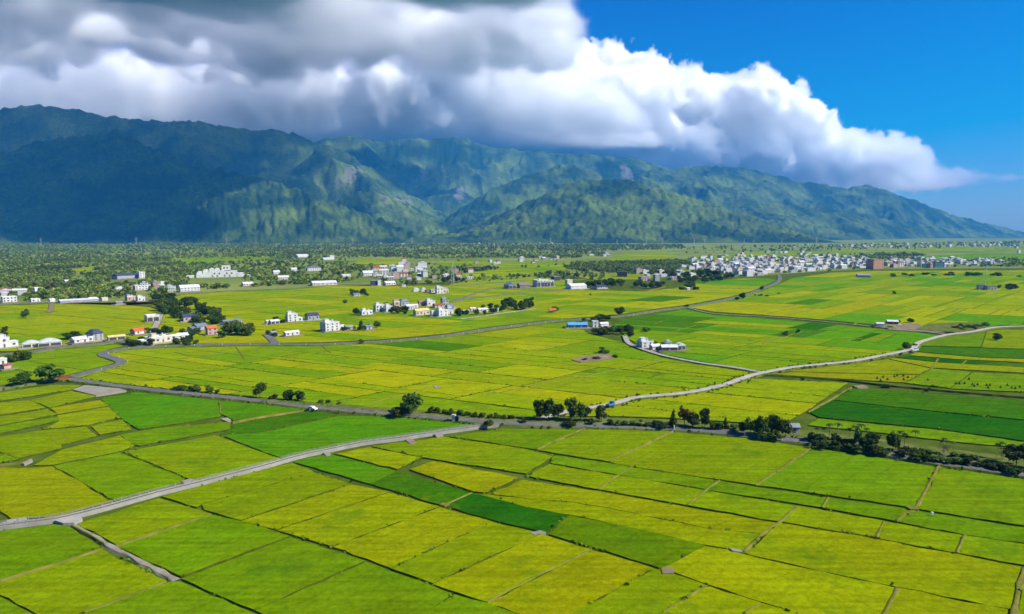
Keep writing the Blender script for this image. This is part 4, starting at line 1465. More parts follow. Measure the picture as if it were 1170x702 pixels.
# --- the big round tree and its neighbours on the main road
tree(468, 473.5, 28, 32, 'round', 'big round dark tree standing alone beside the main road, left of the clipped bushes', base=B_)
tree(456, 475.5, 12, 20, 'bush', 'low dark bush at the left foot of the big round roadside tree', base=B_)
G = 'clipped roadside bushes right of the big round tree'
for x, y, h, w in ((492, 472, 9, 9), (500, 472.5, 9, 9), (508, 473.5, 7, 8), (515, 474, 8, 9), (526, 474.5, 8, 9), (534, 475.5, 6, 9), (542, 476.5, 6, 9), (551, 477, 7, 9), (560, 478, 6, 8), (568, 478, 7, 9), (576, 478.5, 6, 8), (584, 479, 6, 9)):
    tree(x, y, h, w, 'bush', 'small dark bush in the clipped row along the road right of the big round tree', G, base=B_)
tree(559, 487.5, 8, 14, 'lightbush', 'green shrub on the pale heap where the railed lane meets the main road', base=0.9)
# --- hedge pieces left along the road
tree(205, 446.3, 7, 18, 'bush', 'long low dark bush, leftmost of those along the left part of the main road', base=0.5)
tree(222, 447, 7.5, 18, 'bush', 'rounded dark bush beside the main road, second from the left', base=0.5)
tree(240, 448, 9, 10, 'bush', 'small upright dark bush beside the main road, third from the left', base=0.5)
tree(249, 448.6, 5, 7, 'bush', 'tiny dark bush beside the main road, just left of the narrow upright tree', base=0.5)
tree(297, 455.5, 19, 15, 'tall', 'narrow upright dark tree by the left part of the main road', base=0.5)
tree(313, 456, 7, 12, 'bush', 'low bush between the narrow upright tree and the pair of round bushes', base=0.9)
tree(329, 457, 14, 16, 'bush', 'round dark bush by the road, left one of a touching pair', base=0.9)
tree(344, 458, 14, 17, 'bush', 'round dark bush by the road, right one of a touching pair', base=0.9)
for x, y in ((367, 460.5), (375, 461), (387, 462)):
    tree(x, y, 4, 8, 'lightbush', 'tiny shrub on the road bank between the paired bushes and the big round tree', 'tiny shrubs on the road bank', base=1.0)
# --- trees by the left junction
tree(21, 439.5, 14, 27, 'round', 'broad dark tree by the left edge road, left of the fuller tree at the junction', base=0.9)
tree(57, 436, 19, 31, 'round', 'full dark tree beside the road junction with the red kerb', base=0.9)
for x, y, h, w in ((12, 415.5, 12, 15), (22, 414, 14, 16), (31, 412, 11, 12)):
    tree(x, y, h, w, 'round', 'dark garden tree between the white houses at the left edge and the paddies', 'garden trees at the left edge')
tree(83, 388, 9, 22, 'round', 'dark tree behind the small white gabled house, left of the stone tower house')
# --- the tall row on the road bank, middle
G = 'tall dark trees on the road bank in the middle'
for x, y, h, w, k in ((616, 480, 24, 17, 'tall'), (627, 480.3, 25, 17, 'round'), (637, 480.5, 20, 15, 'tall'), (653, 480.8, 27, 19, 'tall'), (663, 481, 24, 16, 'round'), (669, 481, 17, 12, 'tall')):
    tree(x, y, h, w, k, 'tall dark tree in the close roadside row left of the blue truck', G, base=B_)
tree(651, 486.5, 9, 16, 'bush', 'black-green bush standing in for the shadow of the tall row beside the main road', base=B_)  # added bush: dark leaves where only the shadow of the row falls
tree(687, 482, 20, 15, 'tall', 'dark tree standing alone on the road bank right in front of the blue truck', base=B_)
for x in (598, 677, 697, 706, 714, 723, 731, 741, 749):
    tree(x, 483 + (x - 600) * 0.028, 5 + (x % 3), 10, 'lightbush', 'low scrub on the road bank between the lone tree and the yellowing tree', 'low scrub on the road bank', base=B_)
# --- the mixed clump with a yellowing top
tree(769, 489, 22, 12, 'cone', 'pointed dark tree at the left end of the roadside clump with the yellowing tree', base=B_)
tree(757, 489.6, 9, 13, 'bush', 'low dark bush at the foot of the pointed tree', base=B_)
tree(782, 486, 26, 17, 'yellow', 'tree with yellowing crown in the roadside clump right of the pointed tree', base=B_)
tree(791, 488.6, 20, 20, 'round', 'rounded dark tree in front of the yellowing tree', base=B_)
tree(805, 489.4, 23, 14, 'light', 'lighter green tree at the right side of the yellowing tree', base=B_)
for x, y, h, w, k in ((814, 490.5, 11, 12, 'bush'), (822, 491, 10, 10, 'bush'), (829, 490.5, 15, 9, 'cone'), (838, 491, 8, 10, 'bush')):
    tree(x, y, h, w, k, 'dark low tree in the gap between the yellowing clump and the black-green wall of trees', 'low trees between two roadside clumps', base=B_)
G = 'black-green wall of trees left of the roadside hut'
for x, y, h, w, k in ((849, 494.5, 14, 12, 'round'), (857, 497, 20, 16, 'round'), (867, 498, 24, 14, 'tall'), (877, 499, 22, 14, 'round'), (882, 497.5, 24, 13, 'light'), (889, 500, 25, 13, 'tall'), (897, 500.5, 25, 16, 'round'), (872, 501, 13, 18, 'bush'), (887, 502.3, 13, 18, 'bush')):
    tree(x, y, h, w, k, 'dense dark tree in the roadside group just left of the small grey-roofed hut', G, base=B_)
# --- belt to the right
for x, y, h, w, k in ((930, 504, 12, 18, 'bush'), (942, 506, 11, 16, 'bush'), (953, 507, 15, 12, 'bush'), (963, 509, 9, 15, 'bush'), (972, 509, 8, 14, 'lightbush'), (985, 510.5, 9, 14, 'lightbush')):
    tree(x, y, h, w, k, 'dark bush in the belt right of the small hut, under the slender palms', 'bushes under the palms right of the hut', base=B_)
for x, y, h in ((933, 504, 17), (941, 505, 18), (947, 505.5, 24), (957, 506, 25), (970, 507, 20), (976, 508, 24), (983, 508, 26), (990, 509, 22), (1028, 514, 24), (1033, 515, 22), (1037, 515.5, 19), (1045, 516, 27), (1074, 519, 18), (1078, 519.5, 21), (1089, 521, 18), (1139, 524, 19), (1144, 525, 22)):
    tree(x, y, h, 6, 'palm', 'slender palm with bare stem and small tuft standing in the belt right of the hut', 'slender palms in the roadside belt', base=B_)
tree(979, 511, 24, 16, 'bamboo', 'tall upright bamboo-like clump among the palms, first from the hut', base=B_)
tree(995, 515, 22, 20, 'round', 'round dark tree in the palm belt, left of the spiky fan-shaped clump', base=B_)
tree(1003, 519, 12, 20, 'bush', 'black-green bush below the round tree in the palm belt', base=B_)
tree(1020, 515, 21, 20, 'bamboo', 'spiky fan-shaped green clump in the middle of the palm belt', base=B_)
for x, y, h, w, k in ((1009, 519, 8, 16, 'lightbush'), (1032, 518, 9, 16, 'bush'), (1043, 519, 9, 14, 'bush'), (1052, 520, 9, 12, 'bush'), (1063, 521, 8, 15, 'bush'), (1070, 522, 7, 12, 'bush'), (1091, 523, 7, 14, 'bush'), (1102, 524.5, 7, 14, 'bush'), (1113, 526, 7, 14, 'bush'), (1047, 525, 6, 20, 'lightbush'), (1073, 527, 6, 22, 'lightbush'), (1098, 530, 6, 22, 'lightbush'), (1123, 532, 6, 18, 'lightbush')):
    tree(x, y, h, w, k, 'low shrub in the scrub strip between the spiky clump and the right edge', 'low shrubs in the right scrub strip', base=B_)
for k in range(26):
    x = random.uniform(925, 1150)
    tree(x, 506.5 + (x - 925) * 0.122 + random.uniform(0, 4), random.uniform(5, 9), random.uniform(10, 17), random.choice(('lightbush', 'lightbush', 'bush')), 'green shrub in the thick scrub between the main road and the palms at the right', 'thick scrub at the right', base=B_)
tree(1079, 522, 14, 16, 'bare', 'pale half-bare tree in the scrub strip, halfway to the right edge', base=B_)
tree(1146, 526, 17, 17, 'bare', 'pale half-bare tree right beside the big dark tree at the right edge', base=B_)
tree(1161, 532, 26, 28, 'round', 'big dark tree at the right edge of the view beside the main road', base=B_)
tree(1178, 537, 24, 26, 'round', 'dark tree cut by the right edge of the view', base=B_)
tree(1140, 536, 9, 22, 'bush', 'dark bush in the shade left of the big tree at the right edge', base=B_)
tree(1160, 541, 9, 22, 'bush', 'dark bush at the foot of the big tree at the right edge', base=B_)
# --- scrub along the ditch and saplings in the paddy beyond
for x in (917, 1010, 1013, 1016, 1060):
    tree(x, 434 + (x - 900) * 0.083, 5, 7, 'bush', 'small dark bush on the ditch bank beyond the dark paddies', 'bushes on the ditch bank')
for x, y in ((1002, 434), (1006, 436.5), (1009, 432.5), (1014, 435.5), (1022, 432), (1025, 431), (1032, 431), (1032.5, 435.5), (1037.5, 433), (1060, 436), (1092, 440), (1096, 440.3), (1102, 440), (1107, 435), (1111, 441), (1113, 443), (1117, 441.5), (1127, 442), (1129, 445), (1131, 442), (1143, 444.5), (1151, 442), (1156, 445), (1160, 445.5), (1165, 444)):
    tree(x, y, 4, 3.6, 'cone', 'tiny dark sapling standing in the yellow-green paddy above the ditch at the right', 'saplings in the paddy at the right', parts=False)
# --- single trees across the plain
for x, y, h, w, k, l in (
        (29, 364.5, 11.5, 10, 'round', 'single dark tree standing in the paddies at the far left'),
        (413, 393.6, 6.5, 5.5, 'round', 'small round tree on the grey road left of the middle, alone in the rice'),
        (395, 347, 6, 6.5, 'bush', 'small dark bush alone in the rice, below the farm copse'),
        (408, 360.5, 10, 11, 'round', 'round dark tree at the left end of the white village houses'),
        (430.5, 375.5, 9, 9, 'round', 'round dark tree at the right end of the low grey farmhouse row'),
        (413, 379, 13, 6, 'tall', 'thin tall tree in the middle of the low grey farmhouse row'),
        (708.5, 361.5, 11, 14, 'round', 'round dark tree beside the road right of the blue-roofed farm'),
        (634.5, 357, 8, 10, 'round', 'round tree with an orange tent under it, above the blue-roofed farm'),
        (737.5, 379.5, 7, 11, 'bush', 'dark bush alone in the rice, right of the blue-roofed farm'),
        (690, 404.5, 8, 16, 'lightbush', 'green thicket on the bare plot below the blue-roofed farm'),
        (667, 413, 4, 9, 'bush', 'low dark bush in the middle of the bare plot below the blue-roofed farm'),
        (681, 411.5, 5, 11, 'bush', 'dark bush in front of the green thicket on the bare plot'),
        (703, 409.5, 5, 9, 'bush', 'small dark bush at the right end of the bare plot'),
        (848.5, 342, 8, 8, 'round', 'round tree beside the far road, first of two before the town'),
        (843, 343, 5, 6, 'bush', 'small dark bush left of the first roadside tree before the town'),
        (870, 332, 6, 6, 'round', 'round tree beside the far road, nearest to the town'),
        (784, 351.5, 4, 7, 'bush', 'dark bush on the far road where a lane turns off to the right'),
        (896.5, 385, 7.5, 8, 'round', 'small dark tree on the dry bund in the bright green paddies'),
        (911.5, 382, 6, 5, 'tall', 'thinner dark tree on the dry bund, right one of two'),
        (1036, 400.5, 11, 11, 'round', 'dark tree at the bend of the pale winding road'),
        (1045, 396.5, 5, 6, 'bush', 'small bush across the bend of the pale winding road'),
        (1138.5, 389.5, 9, 11, 'round', 'single dark tree in the striped paddies at the right edge'),
        (1022, 336.5, 4.5, 4.5, 'bush', 'small dark bush alone in the paddies right of the town road'),
        (1027, 369.5, 5, 5, 'bush', 'small dark bush left of the white farm shed on bare earth'),
        (1040, 369.5, 6, 8, 'round', 'dark tree right of the white farm shed on bare earth'),
        (786, 330, 9, 18, 'round', 'dark spreading tree over a tiny white shrine in the paddies before the town'),
        (779, 331.5, 5, 9, 'bush', 'low dark bush left of the spreading tree over the shrine'),
        (795, 331.5, 5, 9, 'bush', 'low dark bush right of the spreading tree over the shrine'),
        (674.5, 337.8, 3, 3, 'bush', 'tiny round bush alone in the rice right of the big white sheds')):
    tree(x, y, h, w, k, l)
for x, y, h, w in ((403, 337.5, 8, 7), (408, 338, 6, 7), (414, 337.5, 9, 10), (419, 339, 5, 6)):
    tree(x, y, h, w, 'round', 'dark tree in the small copse standing in the rice above the village', 'copse in the rice above the village')
# --- copses: (polygon in the photograph, number, height and width in photograph points, label)
COPSES = [
    ([(172, 343), (190, 341), (222, 348), (256, 362), (256, 371), (225, 374), (196, 368), (182, 360)], 60, 9, 11, ('round', 'light', 'round'), 'dark green tree in the dense grove behind the pink house with dark blue roof', 'dense grove behind the pink house'),
    ([(246, 387), (252, 381), (270, 376), (285, 380), (286, 387)], 12, 12, 15, ('round', 'light'), 'dark tree in the clump right of the red-roofed house', 'clump right of the red-roofed house'),
    ([(143, 393), (160, 389), (182, 396), (150, 398)], 7, 8, 10, ('light', 'round'), 'garden tree in front of the long cream house', 'garden trees before the cream house'),
    ([(165, 383), (182, 377), (198, 380), (185, 386)], 6, 7, 9, ('round', 'light'), 'garden tree behind the long cream house', 'garden trees behind the cream house'),
    ([(188, 393), (198, 388), (222, 391), (226, 396), (196, 397)], 8, 7, 8, ('round', 'light'), 'garden tree by the road below the red-roofed house', 'garden trees below the red-roofed house'),
    ([(204, 381), (232, 380), (236, 386), (210, 387)], 6, 7, 9, ('round', 'light'), 'garden tree left of the red-roofed house', 'garden trees left of the red-roofed house'),
    ([(300, 371), (320, 365), (334, 366), (330, 371)], 5, 6, 8, ('round',), 'dark tree beside the three-storey white house', 'trees by the three-storey white house'),
    ([(300, 385), (312, 381), (330, 381), (322, 386)], 5, 5, 6, ('round', 'light'), 'small tree beside the low white house left of the stepped villa', 'trees by the low white house'),
    ([(386, 379), (394, 375), (426, 374), (424, 379)], 8, 6, 7, ('round', 'light'), 'garden tree in the low grey farmhouse row', 'garden trees of the low grey farmhouses'),
    ([(420, 358), (432, 352), (470, 357), (470, 361), (446, 361)], 10, 7, 8, ('round', 'light'), 'tree between the white village houses', 'trees among the white village houses'),
    ([(516, 362), (522, 354), (556, 353), (575, 356), (570, 360), (530, 363)], 14, 7, 8, ('round', 'light'), 'tree right of the white village along the low roofs', 'trees right of the white village'),
    ([(571, 358), (576, 350), (584, 349), (612, 352), (605, 355)], 16, 10, 8, ('tall', 'round'), 'dark tree in the thick hedge at the right end of the village', 'thick hedge right of the village'),
    ([(597, 347), (600, 344), (616, 343), (616, 346)], 4, 5, 7, ('bush', 'round'), 'dark bush standing in the rice above the thick hedge', 'bushes above the thick hedge'),
    ([(662, 367), (690, 365), (700, 368), (672, 369)], 7, 6, 10, ('round',), 'dark tree behind the blue roof of the farm', 'trees behind the blue-roofed farm'),
    ([(672, 379), (690, 377), (720, 378), (728, 382), (716, 387), (695, 386), (678, 384)], 17, 9, 11, ('round', 'round', 'light'), 'dark tree in the clump right of and below the blue-roofed farm', 'clump by the blue-roofed farm'),
    ([(655, 329), (690, 324), (760, 325), (762, 331), (690, 329)], 26, 6.5, 9, ('round', 'light'), 'tree in the belt right of the big white sheds', 'belt right of the big white sheds'),
    ([(768, 318), (800, 314), (826, 314), (850, 317), (842, 321), (800, 324), (775, 324)], 30, 6.5, 9, ('round', 'light'), 'dark tree on the near edge of the town', 'trees on the near edge of the town'),
    ([(505, 324), (520, 320), (530, 324)], 7, 8, 7, ('tall', 'round'), 'dark tree at the foot of the lattice mast above the village', 'trees at the foot of the lattice mast'),
    ([(1138, 332), (1142, 328), (1162, 329), (1164, 333)], 7, 5, 7, ('bush', 'round'), 'dark bush right of the hut under the thin radio mast', 'bushes right of the radio mast hut'),
    ([(1016, 315), (1100, 312), (1168, 315), (1168, 317), (1100, 316), (1016, 317)], 26, 3.2, 7, ('bush', 'bush', 'round'), 'small dark bush in the broken line across the paddies right of the red block', 'broken bush line right of the red block'),
    ([(862, 338), (890, 336), (880, 339), (866, 340)], 5, 2.5, 5, ('bush',), 'low dark bush in the rice right of the far road', 'low bushes right of the far road'),
    ([(1085, 376), (1100, 373), (1125, 371), (1128, 374), (1095, 380)], 14, 4, 9, ('lightbush', 'bush'), 'low green scrub in the overgrown plot beside the pale winding road', 'scrub of the overgrown plot'),
    ([(735, 396), (745, 392), (770, 392), (768, 396)], 4, 5, 6, ('bush',), 'low dark bush behind the white farm with open sheds', 'bushes behind the white farm'),
    ([(0, 384), (0, 376), (10, 378), (10, 386)], 3, 6, 8, ('round',), 'dark tree behind the white house at the left edge', 'trees behind the left edge house'),
]
for poly, n, h, w, kinds, lab, grp in COPSES:
    xs = [p[0] for p in poly]; ys = [p[1] for p in poly]
    pts = []
    while len(pts) < n:
        q = (random.uniform(min(xs), max(xs)), random.uniform(min(ys), max(ys)))
        if in_poly(q, poly): pts.append(q)
    for q in sorted(pts, key=lambda a: a[1]):
        s = random.uniform(0.75, 1.2)
        tree(q[0], q[1], h * s, w * s * random.uniform(0.85, 1.15), random.choice(kinds), lab, grp)
print('TREES', n_trees)

# ------------------------------------------------------------------ the woods between the plain and the mountains: one mass
HOUSE_PX = []      # filled by the buildings below: nothing grows on or right in front of them
# ------------------------------------------------------------------ buildings
def plain(name, c, rough=0.8, spec=0.2, var=0.12, scale=0.4):
    return noise_mat(name, [k * (1 - 2.2 * var) for k in c], [min(0.9, k * (1 + var * 0.5)) for k in c], scale=scale, rough=rough, spec=spec, detail=6)


MATS = {
    'white': plain('white_render', (0.60, 0.59, 0.56)), 'cream': plain('cream_render', (0.56, 0.50, 0.38)), 'pink': plain('pink_tile', (0.46, 0.32, 0.27)),
    'stone': plain('grey_stone', (0.36, 0.34, 0.31)), 'grey': plain('grey_render', (0.33, 0.34, 0.35)), 'brown': plain('weathered_wall', (0.24, 0.20, 0.17)),
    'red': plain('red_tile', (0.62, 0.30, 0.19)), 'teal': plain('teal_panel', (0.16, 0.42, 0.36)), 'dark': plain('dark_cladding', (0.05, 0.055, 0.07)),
    'rwhite': plain('white_roof', (0.62, 0.62, 0.60)), 'rgrey': plain('grey_roof', (0.27, 0.28, 0.29)), 'rblue': plain('blue_metal_roof', (0.10, 0.34, 0.58), rough=0.5),
    'rnavy': plain('dark_blue_roof', (0.045, 0.06, 0.11), rough=0.6), 'rred': plain('orange_red_roof', (0.55, 0.13, 0.05)), 'ryellow': plain('yellow_roof', (0.60, 0.50, 0.20)),
    'rslate': plain('slate_blue_roof', (0.16, 0.19, 0.25), rough=0.6), 'rbrown': plain('brown_roof', (0.22, 0.17, 0.15)), 'rust': plain('rusty_roof', (0.25, 0.10, 0.06)),
    'film': plain('white_film', (0.62, 0.62, 0.58), rough=0.45), 'steel': plain('steel_tank', (0.50, 0.51, 0.52), rough=0.3, spec=0.5),
}
M_glass, gt = new_mat('window_glass')
gb_ = out_bsdf(gt, 0.12, 0.5)
gb_.inputs['Base Color'].default_value = (0.02, 0.025, 0.03, 1)
M_frame = plain('window_frame', (0.5, 0.5, 0.48))
M_door = plain('door_paint', (0.14, 0.10, 0.08))
WIN = {}


def win_mesh(w, h):
    k = (round(w, 1), round(h, 1))
    if k not in WIN:
        mb = MB()
        w, h = k
        mb.box(-w / 2, w / 2, -0.06, 0.05, 0, h, 0)
        for a in (-w / 2 - 0.05, -0.03, w / 2 - 0.03): mb.box(a, a + 0.08, -0.10, 0.05, -0.04, h + 0.04, 1)
        mb.box(-w / 2 - 0.05, w / 2 + 0.05, -0.12, 0.05, -0.09, -0.02, 1)
        WIN[k] = mb.mesh('window', [M_glass, M_frame])
    return WIN[k]


def child(name, me, root, loc=(0, 0, 0), rz=0.0):
    o = bpy.data.objects.new(name, me)
    link(o, root)
    o.location = loc
    o.rotation_euler.z = rz
    return o


def roof_mesh(kind, w, d, z, rise, mat, over=0.35):
    mb = MB()
    x, y = w / 2 + over, d / 2 + over
    if kind == 'gable':            # ridge along x
        for s in (-1, 1):
            mb.poly([(-x, s * y, z - 0.05), (x, s * y, z - 0.05), (x, 0, z + rise), (-x, 0, z + rise)][::s])
            mb.poly([(-x, s * y, z - 0.22), (x, s * y, z - 0.22), (x, s * y, z - 0.05), (-x, s * y, z - 0.05)][::s])
        for s in (-1, 1):
            mb.poly([(s * x, -y, z - 0.22), (s * x, y, z - 0.22), (s * x, y, z - 0.05), (s * x, 0, z + rise), (s * x, -y, z - 0.05)][::s])
        mb.poly([(-x, -y, z - 0.22), (-x, y, z - 0.22), (x, y, z - 0.22), (x, -y, z - 0.22)])
    elif kind == 'gabley':
        for s in (-1, 1):
            mb.poly([(s * x, y, z - 0.05), (s * x, -y, z - 0.05), (0, -y, z + rise), (0, y, z + rise)][::s])
            mb.poly([(s * x, y, z - 0.22), (s * x, -y, z - 0.22), (s * x, -y, z - 0.05), (s * x, y, z - 0.05)][::s])
        for s in (-1, 1):
            mb.poly([(x, s * y, z - 0.22), (-x, s * y, z - 0.22), (-x, s * y, z - 0.05), (0, s * y, z + rise), (x, s * y, z - 0.05)][::s])
        mb.poly([(-x, -y, z - 0.22), (-x, y, z - 0.22), (x, y, z - 0.22), (x, -y, z - 0.22)])
    elif kind == 'hip':
        r = min(x, y) * 0.6
        b = [(-x, -y, z), (x, -y, z), (x, y, z), (-x, y, z)]
        t = [(-x + r, -y + r, z + rise), (x - r, -y + r, z + rise), (x - r, y - r, z + rise), (-x + r, y - r, z + rise)]
        mb.poly(t)
        for k in range(4):
            j = (k + 1) % 4
            mb.poly([b[k], b[j], t[j], t[k]])
            mb.poly([(b[k][0], b[k][1], z - 0.25), (b[j][0], b[j][1], z - 0.25), b[j], b[k]])
        mb.poly([(p[0], p[1], z - 0.25) for p in b[::-1]])
    elif kind == 'arch':
        n = 8
        pr = [(-x + 2 * x * k / n, z + rise * math.sin(math.pi * k / n)) for k in range(n + 1)]
        for k in range(n):
            mb.poly([(pr[k][0], -y, pr[k][1]), (pr[k + 1][0], -y, pr[k + 1][1]), (pr[k + 1][0], y, pr[k + 1][1]), (pr[k][0], y, pr[k][1])])
        for s in (-1, 1): mb.poly([(a, s * y, b) for a, b in (pr if s > 0 else pr[::-1])][::-1])
    else:                          # flat with parapet
        x, y = w / 2 + 0.12, d / 2 + 0.12
        mb.box(-x, x, -y, y, z + 0.003, z + 0.18)
        p = 0.18
        mb.box(-x, x, -y, -y + p, z + 0.18, z + 0.85); mb.box(-x, x, y - p, y, z + 0.18, z + 0.85)
        mb.box(-x, -x + p, -y + p, y - p, z + 0.18, z + 0.85); mb.box(x - p, x, -y + p, y - p, z + 0.18, z + 0.85)
    return mb.mesh('roof', mat)


def wall_mesh(w, d, h, mat):
    mb = MB(); mb.box(-w / 2, w / 2, -d / 2, d / 2, 0, h)
    return mb.mesh('wall', mat)


n_house = 0


def house(px, py, wpx, hpx, kind, wall, roof, label, cat='house', depth=0.8, yaw=None, storeys=None, name=None, windows=True, wing=None, extras=(), open_front=False):
    """A building whose near foot stands at a point of the photograph; width and height measured there."""
    global n_house
    x, y = ground(px, py)
    dep = y * CP + CAM_H * SP
    wpx, hpx = wpx * 0.86, hpx * 0.82
    w = wpx * dep / F_PX
    H = hpx * dep / F_PX
    d = max(3.5, w * depth)
    rise = 0.0
    if kind in ('gable', 'gabley', 'hip', 'arch'):
        rise = min(H * 0.42, (d if kind == 'gable' else w) * 0.28)
        if kind == 'hip': rise = min(H * 0.35, 3.0)
        if kind == 'arch': rise = H * 0.6
    h = max(2.2, H - rise - (0.8 if kind == 'flat' else 0))
    if yaw is None: yaw = random.uniform(14, 34)
    rz = R(yaw) - math.atan2(x, y)
    r = empty(name or {'gable': 'gabled_house', 'gabley': 'gabled_house', 'flat': 'flat_roofed_house', 'hip': 'hipped_house', 'arch': 'arched_greenhouse'}[kind], (x - math.sin(math.atan2(0, 1)) * 0, y + d * 0.5, 0.0), rz)
    tag(r, label, cat)
    HOUSE_PX.append((px, py, wpx * 0.5 + 2, hpx + 1))
    # yard a hand above the crop so that nothing grows through the house
    mb = MB(); mb.box(-w / 2 - 2.5, w / 2 + 2.5, -d / 2 - 2.2, d / 2 + 1.5, -0.02, 1.0)
    child('yard', mb.mesh('yard', M_dirt if n_house % 3 else M_conc), r)
    b0 = 1.0
    child('wall', wall_mesh(w, d, h, MATS[wall]), r, (0, 0, b0 + 0.002))
    ro = child('roof', roof_mesh(kind, w, d, h, rise, MATS[roof]), r, (0, 0, b0 + 0.004))
    st = storeys or max(1, int(round(h / 3.1)))
    fh = h / st
    if windows:
        ww, wh = (1.5, 1.4) if fh > 2.6 else (1.2, 1.0)
        for face, L, off, a in ((0, w, -d / 2, 0.0), (1, d, w / 2, R(90)), (2, d, -w / 2, R(-90))):
            n = max(1, min(6, int(L / 3.2)))
            for s in range(st):
                for k in range(n):
                    t = (k + 0.5) / n * L - L / 2
                    if s == 0 and face == 0 and k == n // 2:
                        continue
                    z = b0 + s * fh + fh * 0.32
                    loc = (t, off, z) if face == 0 else (off, t, z)
                    child('window', win_mesh(ww, min(wh, fh * 0.55)), r, loc, a)
        mb = MB(); mb.box(-0.55, 0.55, -0.07, 0.05, 0, min(2.1, fh * 0.8)); 
        n = max(1, min(6, int(w / 3.2)))
        child('door', mb.mesh('door', M_door), r, ((n // 2 + 0.5) / n * w - w / 2, -d / 2, b0 + 0.02))
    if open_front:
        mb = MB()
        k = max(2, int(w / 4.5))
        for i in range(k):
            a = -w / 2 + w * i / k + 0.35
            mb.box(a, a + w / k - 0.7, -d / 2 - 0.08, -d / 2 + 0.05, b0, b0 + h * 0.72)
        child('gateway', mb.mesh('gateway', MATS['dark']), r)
    if kind == 'flat' and 'bare' not in extras and w > 5:
        mb = MB(); mb.box(-1.6, 1.6, -1.4, 1.4, 0, 2.4); mb.box(-1.8, 1.8, -1.6, 1.6, 2.4, 2.55)
        child('stair_head', mb.mesh('stair_head', MATS[wall]), r, (-w * 0.2, d * 0.12, b0 + h + 0.19))
        mb = MB(); mb.bar((0, 0, 0.5), (0, 0, 2.0), 0.65, 12)
        for q in ((.4, .4), (-.4, .4), (.4, -.4), (-.4, -.4)): mb.bar((q[0], q[1], 0), (q[0], q[1], 0.5), 0.05, 4)
        child('water_tank', mb.mesh('water_tank', MATS['steel']), r, (w * 0.24, d * 0.15, b0 + h + 0.19))
    if wing:                       # lower wing beside the main block: (side, width, height factor, roof kind)
        s, fw, fhh, k2 = wing
        w2, h2, d2 = w * fw, max(2.3, h * fhh), d * 0.9
        cx_ = s * (w / 2 + w2 / 2 + 0.01)
        o = child('wing', wall_mesh(w2, d2, h2, MATS[wall]), r, (cx_, -d * 0.04, b0 + 0.001))
        child('wing_roof', roof_mesh(k2, w2, d2, h2, min(1.6, h2 * 0.4), MATS[roof], over=0.2 if k2 != 'flat' else 0), o, (0, 0, 0.003))
        m2 = MB(); m2.box(-w2 / 2 - 1.5, w2 / 2 + 1.5, -d2 / 2 - 1.5, d2 / 2 + 1, -0.01, 0.99)
        child('yard', m2.mesh('yard', M_conc), r, (cx_, 0, 0))
        if windows: child('window', win_mesh(1.5, 1.2), o, (0, -d2 / 2, h2 * 0.35))
    n_house += 1
    return r


# --- left edge and the hamlet by the junction
house(1, 399, 12, 14, 'flat', 'white', 'rwhite', 'white two-storey house cut by the left edge of the view', wing=(1, 0.8, 0.5, 'flat'))
house(0, 419, 9, 9, 'flat', 'white', 'rwhite', 'small white house at the left edge below the garden trees')
house(4, 424, 9, 3.5, 'gable', 'pink', 'rust', 'low pink shed at the left edge beside the small white house', 'shed', windows=False)
for x, y, w, h, l in ((33, 398.5, 20, 7, 'white arched greenhouse, left one of two beside the road at the left'), (53, 397, 26, 8, 'white arched greenhouse, right and longer one of two beside the road at the left')):
    house(x, y, w, h, 'arch', 'film', 'film', l, 'greenhouse', depth=0.5, yaw=4, windows=False, open_front=True)
house(87, 393.5, 17, 8, 'gable', 'white', 'rwhite', 'small white gabled house left of the stone tower house', wing=(1, 0.35, 1.2, 'flat'))
r = house(105, 391, 15, 15, 'hip', 'stone', 'rnavy', 'four-storey grey stone house with dark mansard roof beside the left road', 'house', depth=0.9, storeys=4, yaw=38)
house(131, 390, 20, 4.5, 'gable', 'cream', 'ryellow', 'long low cream barn right of the stone tower house', 'barn', depth=0.4, windows=False, open_front=True)
house(156, 383.5, 17, 8, 'gable', 'white', 'rred', 'white house with orange red roof above the long cream house')
house(178, 393.5, 30, 9, 'flat', 'cream', 'rwhite', 'long cream flat-roofed house half hidden by garden trees', depth=0.4, wing=(-1, 0.35, 0.6, 'flat'))
house(206, 388.5, 13, 7, 'gable', 'white', 'rwhite', 'small white roofed house at the road bend right of the cream house', wing=(-1, 0.8, 0.7, 'gable'))
house(171, 368.5, 15, 8.5, 'flat', 'cream', 'rwhite', 'cream cube house with a wide dark garage at the edge of the grove', windows=False, open_front=True, extras=('bare',))
house(213, 368.5, 15, 9.5, 'gable', 'pink', 'rnavy', 'pink house with dark blue roof in front of the dense grove', wing=(1, 0.3, 1.25, 'gabley'))
house(226, 379, 15, 9, 'gable', 'grey', 'rslate', 'grey house with slate roof left of the red-roofed house', wing=(-1, 0.5, 0.6, 'gable'))
house(240, 384, 12.5, 12, 'gable', 'pink', 'rred', 'pink two-storey house with orange red roof beside the dark tree clump', storeys=2)
house(262, 372.5, 25, 7, 'gable', 'white', 'rslate', 'long white shed with slate blue roof behind the tree clump', 'shed', depth=0.45, windows=False, open_front=True)
house(147, 344.5, 10, 6, 'flat', 'pink', 'rwhite', 'pale pink house at the field edge, left of two near the grove top')
house(159, 345, 9, 5.5, 'flat', 'white', 'rwhite', 'white house at the field edge, right of two near the grove top')
house(134, 349, 8, 3, 'gable', 'brown', 'rgrey', 'low brown shed in front of the pale pink field-edge house', 'shed', windows=False)
